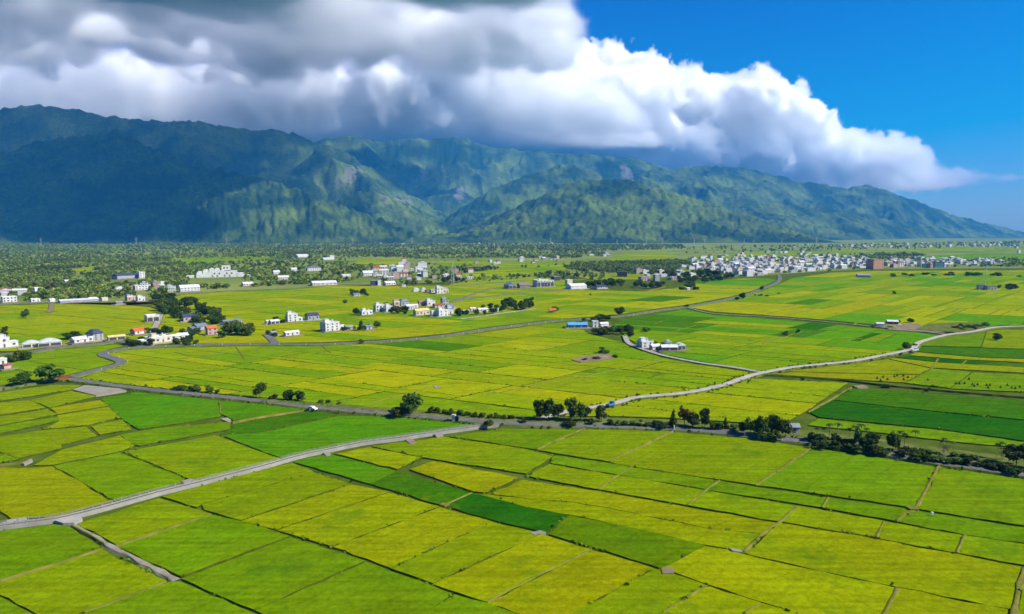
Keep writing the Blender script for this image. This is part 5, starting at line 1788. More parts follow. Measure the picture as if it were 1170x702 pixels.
# --- farms in the middle left
house(312, 371.5, 11, 4.5, 'gable', 'white', 'rwhite', 'low white shed left of the three-storey white house', 'shed', windows=False, open_front=True)
house(332, 369, 13, 11, 'flat', 'white', 'rwhite', 'three-storey white house standing in the rice left of the dark-roofed house', storeys=3, wing=(1, 0.5, 0.35, 'flat'))
house(355, 367, 15, 9.5, 'gable', 'grey', 'rnavy', 'grey house with steep dark blue roof right of the three-storey white house')
house(375, 380, 20, 12.5, 'flat', 'white', 'rwhite', 'white stepped villa alone in the rice below the dark-roofed house', storeys=3, wing=(1, 0.35, 0.55, 'flat'))
house(332, 385, 19, 5, 'gable', 'white', 'rwhite', 'long low white house below the three-storey one', depth=0.4)
house(305, 371.5, 5, 3, 'gable', 'cream', 'rwhite', 'tiny cream shed at the left end of the low white shed', 'shed', windows=False)
house(398, 378.5, 9, 5.5, 'gable', 'grey', 'rgrey', 'low grey farmhouse, left one beside the thin tall tree')
house(420, 378, 9, 5, 'gable', 'grey', 'rslate', 'low grey farmhouse, right one beside the thin tall tree')
house(311, 385, 7, 4, 'gable', 'white', 'rgrey', 'small grey-roofed shed by the road left of the long low white house', 'shed', windows=False)
# --- the village in the centre
V = [
    (417.5, 361, 16, 6, 'flat', 'white', 'rwhite', 'low white house with dark windows at the left end of the village'),
    (433, 357, 14, 9, 'flat', 'white', 'rwhite', 'white house with rounded top floor, second from the left in the village'),
    (443.5, 357.5, 9, 8, 'flat', 'white', 'rwhite', 'plain white house in front of the pinkish tower in the village'),
    (452.5, 353.5, 8.5, 9.5, 'flat', 'pink', 'rwhite', 'tall narrow pinkish house in the left half of the village'),
    (461, 350.5, 11, 9, 'hip', 'grey', 'rslate', 'house with blue-grey tiled hip roof in the middle of the village'),
    (467, 355, 9, 7, 'gable', 'white', 'rwhite', 'white gabled house behind the yellow-roofed school hall'),
    (481, 361.5, 20, 9, 'gable', 'cream', 'ryellow', 'long hall with yellow roof and dark windows at the front of the village'),
    (494.5, 362.2, 6, 7, 'flat', 'white', 'rwhite', 'small white house squeezed right of the yellow-roofed hall'),
    (504.5, 362.5, 14, 9, 'flat', 'white', 'rwhite', 'large white house with small square windows at the front of the village'),
    (514, 360, 8, 8, 'flat', 'white', 'rgrey', 'white house at the front right corner of the village'),
    (482, 350, 10, 7, 'gable', 'pink', 'rbrown', 'brown-roofed house behind the yellow-roofed hall'),
    (491, 350.5, 11, 7, 'flat', 'white', 'rwhite', 'white house behind the large house with square windows'),
    (500, 352.5, 12, 5, 'gable', 'cream', 'rrust' if False else 'rust', 'rusty-roofed shed in the middle of the village'),
    (507.5, 350.5, 8.5, 9, 'flat', 'grey', 'rslate', 'grey-blue three-storey house at the back of the village'),
    (514, 354, 10, 6, 'gable', 'grey', 'rslate', 'slate-roofed house at the right side of the village'),
    (474, 353, 7, 5, 'gable', 'white', 'rwhite', 'small white shed in front of the trees in the village'),
    (540, 356.5, 7, 4.5, 'gable', 'cream', 'rwhite', 'small cream house among trees right of the village'),
    (551, 357.5, 13, 4, 'gable', 'cream', 'rwhite', 'long pale roof in the tree row right of the village'),
    (565, 357.5, 9, 4, 'gable', 'white', 'rwhite', 'white roof at the foot of the thick hedge'),
    (532, 359.5, 8, 3, 'gable', 'grey', 'rwhite', 'low pale shed at the field edge right of the village'),
    (475, 334, 8, 4.5, 'arch', 'film', 'film', 'white arched shelter, left one of two above the village'),
    (483.5, 334.2, 6.5, 5.5, 'arch', 'film', 'film', 'white arched shelter, right one of two above the village'),
    (488.5, 335, 6, 3.5, 'gable', 'brown', 'rust', 'rusty brown shed between the arched shelters and the white block'),
    (501.5, 336.5, 9, 9, 'flat', 'white', 'rwhite', 'tall white block standing in the rice above the village'),
    (509, 335.5, 7, 5, 'flat', 'cream', 'rwhite', 'low cream annex right of the tall white block'),
    (494.5, 335.5, 8, 5, 'gable', 'white', 'rgrey', 'grey-roofed house left of the tall white block'),
    (406, 339, 9, 2.5, 'gable', 'grey', 'rslate', 'low grey-roofed barn hidden in the small copse'),
]
for v in V:
    house(*v, yaw=random.choice((14, 20, 26, 30)), depth=random.uniform(0.6, 0.85) if v[2] < 15 else 0.45,
          cat='shelter' if v[4] == 'arch' else 'house', windows=v[4] != 'arch' and v[2] > 6)
# --- white sheds right of the village
house(582.5, 330.5, 11, 8, 'gabley', 'grey', 'rslate', 'blue-grey gabled barn, leftmost of the big sheds', 'barn', windows=False, depth=1.2, open_front=True)
house(598.5, 330, 15, 7, 'gable', 'brown', 'rbrown', 'brown-roofed barn between the blue-grey barn and the white factory', 'barn', windows=False)
house(621, 328.5, 24, 9, 'flat', 'white', 'rwhite', 'white factory with dark opening among the big sheds', 'factory', depth=0.7, open_front=True)
house(635, 321.5, 10, 6, 'flat', 'dark', 'rgrey', 'dark roof structure standing behind the white factory', windows=False, extras=('bare',))
house(650, 327, 8, 8, 'flat', 'cream', 'rwhite', 'cream block between the white factory and the long white shed', windows=False, extras=('bare',))
house(659, 331, 24, 7, 'gable', 'white', 'rwhite', 'long white shed at the right end of the big sheds', 'shed', depth=0.6, windows=False)
house(686.5, 331, 15, 5, 'gable', 'white', 'rnavy', 'low dark-blue-roofed house right of the long white shed')
house(680, 326, 7, 2.5, 'gable', 'white', 'rwhite', 'small white roof behind the low dark-blue-roofed house', 'shed', windows=False)
# --- the blue-roofed farm and the white farm
house(660, 376, 26, 7, 'gable', 'stone', 'rblue', 'grey farm building with long bright blue roof', 'farm building', depth=0.5, yaw=10, windows=False, open_front=True)
house(680, 375.5, 7.5, 9, 'flat', 'white', 'rwhite', 'white tower house at the right end of the bright blue roof', storeys=2, extras=('bare',))
house(690, 374.5, 12, 5.5, 'gable', 'white', 'rwhite', 'long white wing right of the white tower house by the blue roof', depth=0.5, windows=False)
house(738, 399, 17, 9, 'flat', 'white', 'rwhite', 'white two-storey farmhouse at the left end of the farm beside the pale lane', storeys=2)
house(749, 401.5, 12, 6.5, 'gable', 'white', 'rwhite', 'low white house in front of the two-storey farmhouse by the pale lane')
house(765, 402.5, 21, 7, 'gable', 'stone', 'rwhite', 'open white-roofed shed in the middle of the farm by the pale lane', 'shed', depth=0.5, windows=False, open_front=True)
house(764, 397, 8, 5, 'arch', 'film', 'rwhite', 'small white vaulted store behind the open white-roofed shed', 'store', windows=False)
house(778, 401, 11, 6, 'arch', 'grey', 'rwhite', 'white vaulted store at the right end of the farm by the pale lane', 'store', windows=False, open_front=True)
# --- small places in the right half
house(908, 498.5, 13, 13, 'gable', 'stone', 'rgrey', 'small stone hut with grey roof and white posts beside the main road', 'hut', depth=0.8, windows=True)
house(1021.5, 372, 13, 4, 'gable', 'brown', 'rwhite', 'white-roofed farm shed on bare earth right of the middle', 'shed', windows=False, open_front=True)
house(1006.5, 374.5, 9, 3.2, 'gable', 'white', 'rwhite', 'low white shed at the end of the thin lane', 'shed', windows=False)
house(1122.5, 331.5, 8, 6, 'flat', 'stone', 'rgrey', 'pale stone hut at the foot of the thin radio mast', 'hut', extras=('bare',))
house(1134, 332, 11, 5, 'flat', 'cream', 'rgrey', 'long beige hut right of the radio mast', 'hut', extras=('bare',), depth=0.5)
house(988, 317.5, 16, 4.5, 'gable', 'grey', 'rgrey', 'low grey farm building in the paddies before the red block', 'farm building', windows=False, depth=0.5)
house(786.5, 332.3, 4, 2.2, 'gable', 'white', 'rwhite', 'tiny white shrine under the spreading tree before the town', 'shrine', windows=False)
# --- landmark buildings along the wood
house(160.5, 318.5, 7, 8.5, 'flat', 'white', 'rwhite', 'white end block of the long dark-roofed hall in the woods at the left', extras=('bare',))
house(141, 319, 31, 7, 'gable', 'grey', 'rnavy', 'long hall with dark blue roof in the woods at the left', 'hall', depth=0.4, windows=False)
x0, y0 = ground(248, 317)
sc_ = 0.86 * (y0 * CP + CAM_H * SP) / F_PX
mu = empty('museum', (x0, y0 + 10, 0), -math.atan2(x0, y0))
tag(mu, 'big white stepped building with a tower and round vaults rising from the woods', 'museum')
HOUSE_PX.append((248, 317, 32, 15))
mb = MB()
for a, b, h in ((-28, -20, 5), (-20, -12, 7.5), (-12, 6, 9), (6, 22, 8), (22, 30, 5), (30, 40, 2.6), (-40, -31, 2.6)):
    mb.box(a * sc_, b * sc_ - 0.02, -8 - (a % 3), 10, 0, h * sc_)
child('wall', mb.mesh('wall', MATS['white']), mu)
mb = MB(); mb.box(3 * sc_, 14 * sc_, -4, 8, 9.0 * sc_, 15 * sc_)
child('tower', mb.mesh('tower', MATS['white']), mu)
for k, a in enumerate((-24, -16.5, -9.5, -2.5)):
    mb = MB()
    rr = 3.4 * sc_
    n = 10
    z = (5, 7.5, 9, 9)[k] * sc_
    for j in range(n):
        t0, t1 = math.pi * j / n, math.pi * (j + 1) / n
        mb.poly([(a * sc_ - rr * math.cos(t0), -7.9, z + rr * .9 * math.sin(t0)), (a * sc_ - rr * math.cos(t1), -7.9, z + rr * .9 * math.sin(t1)), (a * sc_ - rr * math.cos(t1), 8, z + rr * .9 * math.sin(t1)), (a * sc_ - rr * math.cos(t0), 8, z + rr * .9 * math.sin(t0))])
    mb.poly([(a * sc_ - rr * math.cos(math.pi * j / n), -7.9, z + rr * .9 * math.sin(math.pi * j / n)) for j in range(n + 1)][::-1])
    child('vault', mb.mesh('vault', MATS['rwhite']), mu)
for a, z in ((6, 11), (10, 11), (-6, 4), (0, 4), (9, 4), (15, 4)):
    child('window', win_mesh(2.4, 2.6), mu, (a * sc_, -8 - (3 if z < 6 else -4) * (1 if z < 6 else 1) if z < 6 else -4.02, z * sc_))
# red block, teal hall
house(1002, 308, 15, 13.5, 'flat', 'red', 'rgrey', 'tall red apartment block at the right end of the dense town', 'apartment block', storeys=6, yaw=42, depth=0.9, extras=('bare',), name='apartment_block')
house(1074, 306.5, 12, 8, 'flat', 'teal', 'rslate', 'teal hall among the white houses right of the red block', 'hall', extras=('bare',), yaw=25)
house(711.5, 317, 13, 7, 'flat', 'dark', 'rslate', 'dark cube building left of the town behind a tree belt', 'building', yaw=0, extras=('bare',))
for x, y, w, h, k, wl, rf, l in (
        (368, 327, 32, 6, 'gable', 'cream', 'rwhite', 'long cream building with many dark openings at the edge of the rice'),
        (357, 310, 18, 7, 'gabley', 'white', 'rslate', 'white barn with slate roof in the woods above the long cream building'),
        (343, 294.5, 15, 4, 'gable', 'white', 'rwhite', 'white shed far in the woods, left one of two above the barn'),
        (373, 297.5, 14, 3, 'gable', 'white', 'rwhite', 'white shed far in the woods, right one of two above the barn'),
        (378.5, 296.5, 6, 5, 'flat', 'white', 'rwhite', 'white block at the right end of the right far shed'),
        (84, 346.5, 44, 3, 'gable', 'grey', 'rwhite', 'very long low pale shed along the edge of the woods at the left'),
        (104, 345, 9, 5, 'gable', 'white', 'rwhite', 'white house at the right end of the very long low shed'),
        (58, 346, 6, 4.5, 'gable', 'white', 'rwhite', 'small white house at the left end of the very long low shed'),
        (214, 334, 24, 9, 'gable', 'white', 'rwhite', 'large white gabled house at the corner of the rice and the woods'),
        (160, 332.5, 19, 7, 'flat', 'white', 'rwhite', 'wide white house in the woods left of the large gabled one'),
        (135, 333, 11, 5, 'arch', 'film', 'film', 'white arched store in the woods left of the wide white house'),
        (184.5, 327, 5, 5.5, 'flat', 'white', 'rwhite', 'small white cube in the woods right of the wide white house'),
        (281, 327.5, 13, 5, 'gable', 'white', 'rwhite', 'white-roofed house at the edge of the rice, right of the large gabled one'),
        (41, 334.5, 9, 6, 'flat', 'white', 'rwhite', 'white house alone in the woods at the far left'),
        (38, 346.3, 10, 4.5, 'flat', 'white', 'rwhite', 'white house left of the small one by the very long shed'),
        (8, 346.5, 16, 8, 'flat', 'white', 'rwhite', 'white houses cluster front at the far left field edge'),
        (76, 323.5, 7, 3.5, 'gable', 'cream', 'rwhite', 'small cream house in the woods below the pale track'),
        (118, 345, 7, 4.5, 'flat', 'cream', 'rwhite', 'cream house between the very long shed and the pale pink house'),
        (315, 314, 8, 5, 'gable', 'white', 'rwhite', 'white house in the woods left of the slate-roofed barn'),
        (335, 310, 7, 4, 'gable', 'white', 'rwhite', 'smaller white house just left of the slate-roofed barn'),
        (322, 320, 14, 5, 'gable', 'white', 'rwhite', 'white-roofed farmhouse above the left end of the long cream building'),
        (394, 317, 11, 3, 'gable', 'cream', 'rwhite', 'cream roof in the small yellow clearing left of the upper village'),
        (419, 316, 13, 7, 'gable', 'white', 'rwhite', 'white gabled hall at the left of the upper village'),
        (430, 309, 12, 5, 'gable', 'red', 'rust', 'red-brown roofed house in the upper village'),
        (427, 327, 9, 7, 'flat', 'dark', 'rgrey', 'dark cube house at the near edge of the upper village'),
        (433, 327, 4, 7, 'flat', 'white', 'rwhite', 'narrow white house stuck to the dark cube house'),
        (444, 326.5, 14, 5, 'gable', 'white', 'rwhite', 'white shed right of the dark cube house'),
        (461, 329, 5, 3, 'flat', 'cream', 'rwhite', 'tiny cream hut at the edge of the rice below the upper village')):
    house(x, y, w, h, k, wl, rf, l, cat='shed' if 'shed' in l else 'house', yaw=random.uniform(6, 24), depth=0.5 if w > 15 else 0.8, windows=w > 9 and h > 4 and k != 'arch', extras=('bare',))
print('HOUSES', n_house)

# --- the town and the scattered far hamlets: houses too small to show their parts
SMALL = []
for v in range(9):
    mb = MB()
    g = random.Random(40 + v)
    w, d, h = g.uniform(0.9, 1.3), g.uniform(0.8, 1.2), 1.0
    mb.box(-w / 2, w / 2, -d / 2, d / 2, 0, h, 0)
    for k in range(3):
        for s in range(3):
            a = -w / 2 + w * (k + 0.25) / 3
            mb.box(a, a + w / 6, -d / 2 - 0.01, -d / 2 + 0.02, 0.1 + s * 0.3, 0.26 + s * 0.3, 2)
            b = -d / 2 + d * (k + 0.25) / 3
            mb.box(w / 2 - 0.02, w / 2 + 0.01, b, b + d / 6, 0.1 + s * 0.3, 0.26 + s * 0.3, 2)
    if v % 3 == 2:
        x, y = w / 2 + 0.05, d / 2 + 0.05
        for s in (-1, 1): mb.poly([(-x, s * y, h), (x, s * y, h), (x, 0, h + 0.3), (-x, 0, h + 0.3)][::s], 1)
        for s in (-1, 1): mb.poly([(s * x, -y, h), (s * x, y, h), (s * x, 0, h + 0.3)][::s], 1)
    else:
        mb.box(-w / 2 - 0.02, w / 2 + 0.02, -d / 2 - 0.02, d / 2 + 0.02, h + 0.002, h + 0.05, 1)
        a, b = g.uniform(-0.3, 0.0), g.uniform(-0.2, 0.1)
        mb.box(a, a + 0.35, b, b + 0.3, h + 0.05, h + 0.25, 0)
        mb.box(a + 0.4, a + 0.52, b, b + 0.12, h + 0.05, h + 0.2, 1)
    wl = ('white', 'white', 'white', 'cream', 'white', 'grey', 'white', 'pink', 'white')[v]
    rf = ('rwhite', 'rgrey', 'rwhite', 'rwhite', 'rgrey', 'rwhite', 'rwhite', 'rgrey', 'rust')[v]
    SMALL.append(mb.mesh('town_house', [MATS[wl], MATS[rf], M_glass]))


def hamlet(poly, n, lo, hi, label, group, yaw=20):
    xs = [p[0] for p in poly]; ys = [p[1] for p in poly]
    k = 0
    placed = []
    tries = 0
    while k < n and tries < n * 60:
        tries += 1
        q = (random.uniform(min(xs), max(xs)), random.uniform(min(ys), max(ys)))
        if not in_poly(q, poly): continue
        x, y = ground(*q)
        if any(abs(x - a) < 9 and abs(y - b) < 11 for a, b in placed): continue
        placed.append((x, y))
        s = random.uniform(lo, hi) * 0.82
        o = bpy.data.objects.new('town_house', random.choice(SMALL))
        link(o)
        o.location = (x, y, 0.0)
        o.scale = (s * random.uniform(0.9, 1.5), s, random.choice((3.4, 4.2, 6, 6.5, 7, 9.5)))
        o.rotation_euler.z = R(yaw + random.choice((0, 90, 180)) + random.gauss(0, 4))
        tag(o, label, 'house', group)
        dep = y * CP
        HOUSE_PX.append((q[0], q[1], s * F_PX / dep * 0.55, 8 * F_PX / dep))
        k += 1


hamlet([(776, 305), (800, 301), (850, 300), (880, 303), (880, 315), (850, 318), (830, 313), (790, 309)], 48, 9, 15, 'small pale flat-roofed house in the dense left part of the far town', 'houses in the left part of the town')
hamlet([(840, 300), (880, 294), (930, 291), (990, 295), (990, 306), (940, 309), (880, 314), (850, 310)], 92, 9, 15, 'small white house in the dense middle of the far town, left of the red block', 'houses in the middle of the town')
hamlet([(1013, 306), (1015, 297), (1060, 295), (1150, 297), (1148, 303), (1060, 306.5)], 42, 9, 16, 'small white house in the row right of the red block', 'houses right of the red block')
hamlet([(775, 297), (800, 293), (860, 290), (900, 290), (880, 296), (800, 301)], 8, 9, 14, 'scattered white house behind the town below the front hill', 'scattered houses behind the town')
hamlet([(940, 281), (1000, 278.5), (1080, 278.5), (1170, 277.5), (1180, 283), (1090, 282), (1000, 283)], 20, 14, 24, 'tiny white house at the foot of the long right-hand range', 'far houses under the right range')
hamlet([(420, 312), (440, 304), (480, 308), (500, 318), (480, 325), (450, 324), (430, 318)], 26, 8, 15, 'small white house in the upper village above the rice', 'houses of the upper village')
hamlet([(440, 300), (470, 298), (500, 305), (480, 309), (450, 306)], 6, 9, 16, 'small white house between the upper village and the bright clearing', 'houses by the bright clearing')
hamlet([(495, 322), (540, 300), (580, 299), (570, 306), (530, 322)], 9, 8, 14, 'small pale house near the lattice mast', 'houses near the lattice mast')
hamlet([(575, 301), (600, 294), (640, 294), (640, 301)], 12, 9, 14, 'tiny white house far behind the white factory', 'houses behind the white factory')
hamlet([(665, 292), (685, 288), (705, 289), (700, 294)], 4, 12, 20, 'white farm building far off between the factory and the town', 'far farm buildings')
hamlet([(714, 318), (730, 312), (760, 313), (775, 320), (740, 322)], 12, 8, 13, 'pale house right of the dark cube building', 'houses right of the dark cube building')
hamlet([(755, 318), (790, 310), (810, 316), (780, 323)], 5, 9, 13, 'white house among trees at the near left edge of the town', 'houses at the near edge of the town')
hamlet([(0, 344), (0, 332), (30, 338), (34, 345)], 6, 7, 11, 'small white house in the trees at the far left field edge', 'houses at the far left field edge')
hamlet([(130, 330), (180, 322), (210, 328), (200, 334), (150, 334)], 6, 7, 11, 'small pale house in the woods below the dark-roofed hall', 'houses below the dark-roofed hall')
hamlet([(330, 280), (380, 277.5), (500, 277), (500, 280), (380, 281)], 4, 12, 20, 'tiny white house at the foot of the dark front hill', 'far houses under the dark hill')

# what the town holds beyond those: one mass of roofs that nobody could tell apart
mb = MB()
for poly, n in (([(776, 306), (800, 301), (850, 300), (880, 303), (880, 315), (830, 313)], 40), ([(840, 300), (880, 294), (930, 291), (990, 295), (990, 305), (880, 312)], 110), ([(1013, 305), (1015, 296), (1150, 296), (1148, 303)], 45), ([(775, 297), (800, 292), (900, 288), (940, 290), (800, 301)], 34),
                ([(880, 283), (1000, 278), (1180, 277), (1180, 283), (1000, 284)], 60), ([(1160, 290), (1160, 280), (1190, 280), (1190, 292)], 12), ([(500, 280), (560, 277.5), (640, 277.5), (640, 280)], 10)):
    xs = [p[0] for p in poly]; ys = [p[1] for p in poly]
    k = 0
    while k < n:
        q = (random.uniform(min(xs), max(xs)), random.uniform(min(ys), max(ys)))
        if not in_poly(q, poly): continue
        k += 1
        x, y = ground(*q)
        a = R(20 + random.choice((0, 90)) + random.gauss(0, 5))
        w, d, h = random.uniform(8, 17), random.uniform(7, 12), random.choice((3.5, 4.5, 6.5, 7, 9))
        c, s_ = math.cos(a), math.sin(a)
        mi = random.choice((0, 0, 0, 1, 2))
        mb.prism([(x + c * u - s_ * v, y + s_ * u + c * v) for u, v in ((-w / 2, -d / 2), (w / 2, -d / 2), (w / 2, d / 2), (-w / 2, d / 2))], 0, h, random.choice((3, 3, 4, 5)), mi)
        if k % 2: mb.prism([(x + c * u - s_ * v, y + s_ * u + c * v) for u, v in ((-2, -2), (2, -2), (2, 2), (-2, 2))], h, h + 2.4, 3, mi)
tag(mb.build('far_town', [MATS['white'], MATS['cream'], MATS['grey'], MATS['rwhite'], MATS['rgrey'], MATS['rust']]), 'mass of small far roofs filling the town and the foot of the range', 'town', kind='stuff')
# ------------------------------------------------------------------ woods (one mass of stuff)
WOODS = [  # outline in the photograph, trees per unit, forbidden clearings handled by the crop tracts
    ([(-90, 345), (0, 344.5), (120, 342.5), (178, 337), (206, 333), (262, 329.5), (330, 326), (392, 322.5), (420, 318), (424, 309), (445, 303), (400, 303.5), (395, 297), (420, 294), (480, 296), (520, 296), (560, 294.5), (640, 296), (690, 293), (690, 287), (780, 285), (780, 280), (500, 279), (300, 279), (-90, 279.5)], 22000),
    ([(640, 301), (690, 300), (775, 298), (790, 301), (776, 306), (776, 316), (700, 313), (660, 310), (640, 306)], 1500),
    ([(520, 309), (560, 306), (640, 302), (640, 304.5), (560, 309.5), (524, 313.5)], 260),
    ([(425, 325), (450, 303), (520, 298), (540, 304), (520, 321), (480, 326)], 420),
    ([(780, 301), (880, 291), (1000, 290), (1060, 292), (1040, 299), (990, 308), (900, 313), (850, 318), (790, 314)], 900),
    ([(1010, 304), (1150, 296), (1185, 297), (1185, 304.5), (1060, 306)], 260),
    ([(780, 290), (780, 283), (990, 279), (1190, 276), (1190, 284), (1100, 284), (990, 286)], 900),
    ([(968, 294), (1040, 290), (1060, 292), (1000, 296)], 200),
    ([(1140, 303), (1190, 299), (1190, 306), (1145, 306)], 120),
    ([(515, 325), (520, 318), (640, 311), (690, 313), (690, 320), (600, 318), (540, 324)], 260),
]
CLEAR = [[(400, 302), (412, 296.5), (440, 295.5), (470, 297), (450, 303)], [(490, 301), (530, 297), (560, 296.5), (575, 300), (520, 306)], [(560, 302), (640, 298), (660, 303), (640, 306), (570, 309)],
         [(690, 296), (715, 290), (760, 288), (775, 292), (760, 297), (700, 299)], [(990, 289), (1060, 283.5), (1140, 282.5), (1190, 285), (1100, 288)], [(420, 316), (440, 312), (452, 314), (440, 320)],
         [(60, 312), (100, 305), (140, 303), (100, 310)], [(505, 275.5), (560, 273.5), (650, 275.5), (600, 278), (520, 278)], [(190, 296), (300, 293), (320, 297), (210, 302)], [(780, 296), (880, 288), (990, 286), (960, 292), (820, 297)],
         [(100, 327), (140, 320), (160, 319), (150, 324), (120, 328)], [(270, 330), (300, 326), (300, 322), (285, 323)], [(360, 318), (400, 312), (430, 314), (395, 321)], [(524, 314), (560, 309.5), (640, 304.5), (650, 308), (600, 314), (540, 318)]]
P, SC = [], []
for poly, n in WOODS:
    xs = [p[0] for p in poly]; ys = [p[1] for p in poly]
    k = 0
    y_lo, y_hi = min(ys), max(ys)
    while k < n:
        qx = random.uniform(min(xs), max(xs))
        # even on the ground close by, thinning with distance
        qy = 266 + 1 / (random.uniform(1 / (y_hi - 266) ** 0.6, 1 / (y_lo - 266) ** 0.6) ** (1 / 0.6))
        q = (qx, qy)
        if not in_poly(q, poly): continue
        k += 1
        if qy < 296 and random.random() < 0.05 + (296 - qy) / 17 * 0.3: continue
        if any(in_poly(q, c) for c in CLEAR) and random.random() < 0.93: continue
        if any(abs(qx - a) < c and -d * 0.75 < b - qy < 1.0 or (abs(qx - a) < c and 0 <= qy - b < d * 0.62) for a, b, c, d in HOUSE_PX if abs(a - qx) < 60): continue
        x, y = ground(qx, qy)
        v_ = math.sin(x / 190 + 1.3 * math.sin(y / 230)) + math.sin(y / 260 + 1.7 * math.sin(x / 240)) + 0.8 * math.sin(x / 71 + y / 83)
        if v_ < -0.25 and random.random() < (0.6 if qy < 312 else 0.5): continue
        P.append((x, y, 0.0))
        SC.append(random.uniform(3.4, 7.2) * (1.0 + max(0, y - 1800) / 3500))
lows = []
for v in range(6):
    g = np.random.default_rng(900 + v)
    L = lobes_round(g, 0.05, 1.0, 1.25, 6)
    lows.append(bpy.data.objects.new('forest_tree', crown_mesh('forest_tree', L, 95, 0.17, M_leaf_far, 40 + v)))
pm = bpy.data.meshes.new('woods')
pm.vertices.add(len(P))
pm.vertices.foreach_set('co', np.array(P, np.float32).ravel())
a_ = pm.attributes.new('size', 'FLOAT', 'POINT'); a_.data.foreach_set('value', np.array(SC, np.float32))
wo_ = bpy.data.objects.new('woods', pm)
link(wo_)
tag(wo_, 'broad green wood between the rice plain and the mountains', 'wood', kind='stuff')
ng = bpy.data.node_groups.new('woods', 'GeometryNodeTree')
ng.interface.new_socket('Geometry', in_out='INPUT', socket_type='NodeSocketGeometry')
ng.interface.new_socket('Geometry', in_out='OUTPUT', socket_type='NodeSocketGeometry')
gi, go2 = ng.nodes.new('NodeGroupInput'), ng.nodes.new('NodeGroupOutput')
jn = ng.nodes.new('GeometryNodeJoinGeometry')
for k, me in enumerate(lows):
    mi_ = ng.nodes.new('GeometryNodeObjectInfo')
    mi_.inputs['Object'].default_value = me
    mi_.inputs['As Instance'].default_value = True
    ip = ng.nodes.new('GeometryNodeInstanceOnPoints')
    idx = ng.nodes.new('GeometryNodeInputIndex')
    mo_ = ng.nodes.new('ShaderNodeMath'); mo_.operation = 'MODULO'; mo_.inputs[1].default_value = len(lows)
    cp = ng.nodes.new('ShaderNodeMath'); cp.operation = 'COMPARE'; cp.inputs[1].default_value = k; cp.inputs[2].default_value = 0.1
    ng.links.new(idx.outputs[0], mo_.inputs[0]); ng.links.new(mo_.outputs[0], cp.inputs[0])
    na = ng.nodes.new('GeometryNodeInputNamedAttribute'); na.data_type = 'FLOAT'; na.inputs['Name'].default_value = 'size'
    rv = ng.nodes.new('FunctionNodeRandomValue'); rv.data_type = 'FLOAT'
    rv.inputs[2].default_value = 0.0; rv.inputs[3].default_value = 6.283
    cx_ = ng.nodes.new('ShaderNodeCombineXYZ')
    ng.links.new(rv.outputs[1], cx_.inputs[2])
    ng.links.new(gi.outputs[0], ip.inputs['Points'])
    ng.links.new(cp.outputs[0], ip.inputs['Selection'])
    ng.links.new(mi_.outputs['Geometry'], ip.inputs['Instance'])
    ng.links.new(cx_.outputs[0], ip.inputs['Rotation'])
    ng.links.new(na.outputs[0], ip.inputs['Scale'])
    ng.links.new(ip.outputs[0], jn.inputs[0])
ng.links.new(jn.outputs[0], go2.inputs[0])
md = wo_.modifiers.new('trees', 'NODES')
md.node_group = ng
print('WOODS', len(P))
# ------------------------------------------------------------------ masts, pylons, vehicles, small things
M_steel = plain('galvanised_steel', (0.42, 0.43, 0.44), rough=0.5, spec=0.4)
M_pale = plain('pale_steel', (0.36, 0.37, 0.38), rough=0.5)


def lattice_mast(name, px, py, H, wb, wt, bar, mat, label, cat, arms=0, panels=8):
    x, y = ground(px, py)
    r = empty(name, (x, y, 0), R(20))
    tag(r, label, cat)
    mb = MB(); br = MB()
    cs = [(1, 1), (-1, 1), (-1, -1), (1, -1)]
    zs = [H * (1 - (1 - k / panels) ** 1.2) for k in range(panels + 1)]
    wd = [wb + (wt - wb) * min(1, z / (H * 0.85)) for z in zs]
    for k in range(panels):
        for j, c in enumerate(cs):
            a = Vector((c[0] * wd[k] / 2, c[1] * wd[k] / 2, zs[k])); b = Vector((c[0] * wd[k + 1] / 2, c[1] * wd[k + 1] / 2, zs[k + 1]))
            mb.bar(a, b, bar, 4)
            d = cs[(j + 1) % 4]
            b2 = Vector((d[0] * wd[k + 1] / 2, d[1] * wd[k + 1] / 2, zs[k + 1]))
            br.bar(a, b2, bar * 0.6, 4)
            br.bar(b, b2, bar * 0.6, 4)
    child('lattice_leg', mb.mesh('lattice_leg', mat), r)
    child('bracing', br.mesh('bracing', mat), r)
    for k in range(arms):
        z = H * (0.68 + 0.13 * k)
        am = MB()
        L = H * (0.17 - 0.025 * k)
        for s in (-1, 1):
            am.bar((0, 0, z + H * 0.02), (s * L, 0, z), bar * 0.8, 4); am.bar((0, 0, z - H * 0.01), (s * L, 0, z), bar * 0.8, 4)
            am.bar((s * L, 0, z), (s * L, 0, z - H * 0.05), bar * 0.5, 4)
        child('cross_arm', am.mesh('cross_arm', mat), r)
    return r


m_ = lattice_mast('lattice_mast', 517, 325, 33, 5.0, 1.6, 0.16, M_steel, 'tall grey lattice mast among trees above the village', 'mast')
mb = MB()
for a in range(3):
    t = a * 2.094
    mb.box(math.cos(t) * 1.6 - 0.25, math.cos(t) * 1.6 + 0.25, math.sin(t) * 1.6 - 0.25, math.sin(t) * 1.6 + 0.25, 30, 33)
child('antenna', mb.mesh('antenna', M_pale), m_)
x, y = ground(1125, 331)
m_ = empty('radio_mast', (x, y, 0)); tag(m_, 'thin tall radio mast beside a stone hut in the right paddies', 'mast')
mb = MB(); mb.bar((0, 0, 0), (0, 0, 38), 0.55, 8, r2=0.22)
child('pole', mb.mesh('pole', M_steel), m_)
mb = MB()
for z in (26, 30, 34): mb.bar((-1.6, 0, z), (1.6, 0, z), 0.16, 5); mb.bar((0, -1.6, z), (0, 1.6, z), 0.16, 5)
child('antenna', mb.mesh('antenna', M_pale), m_)
mb = MB()
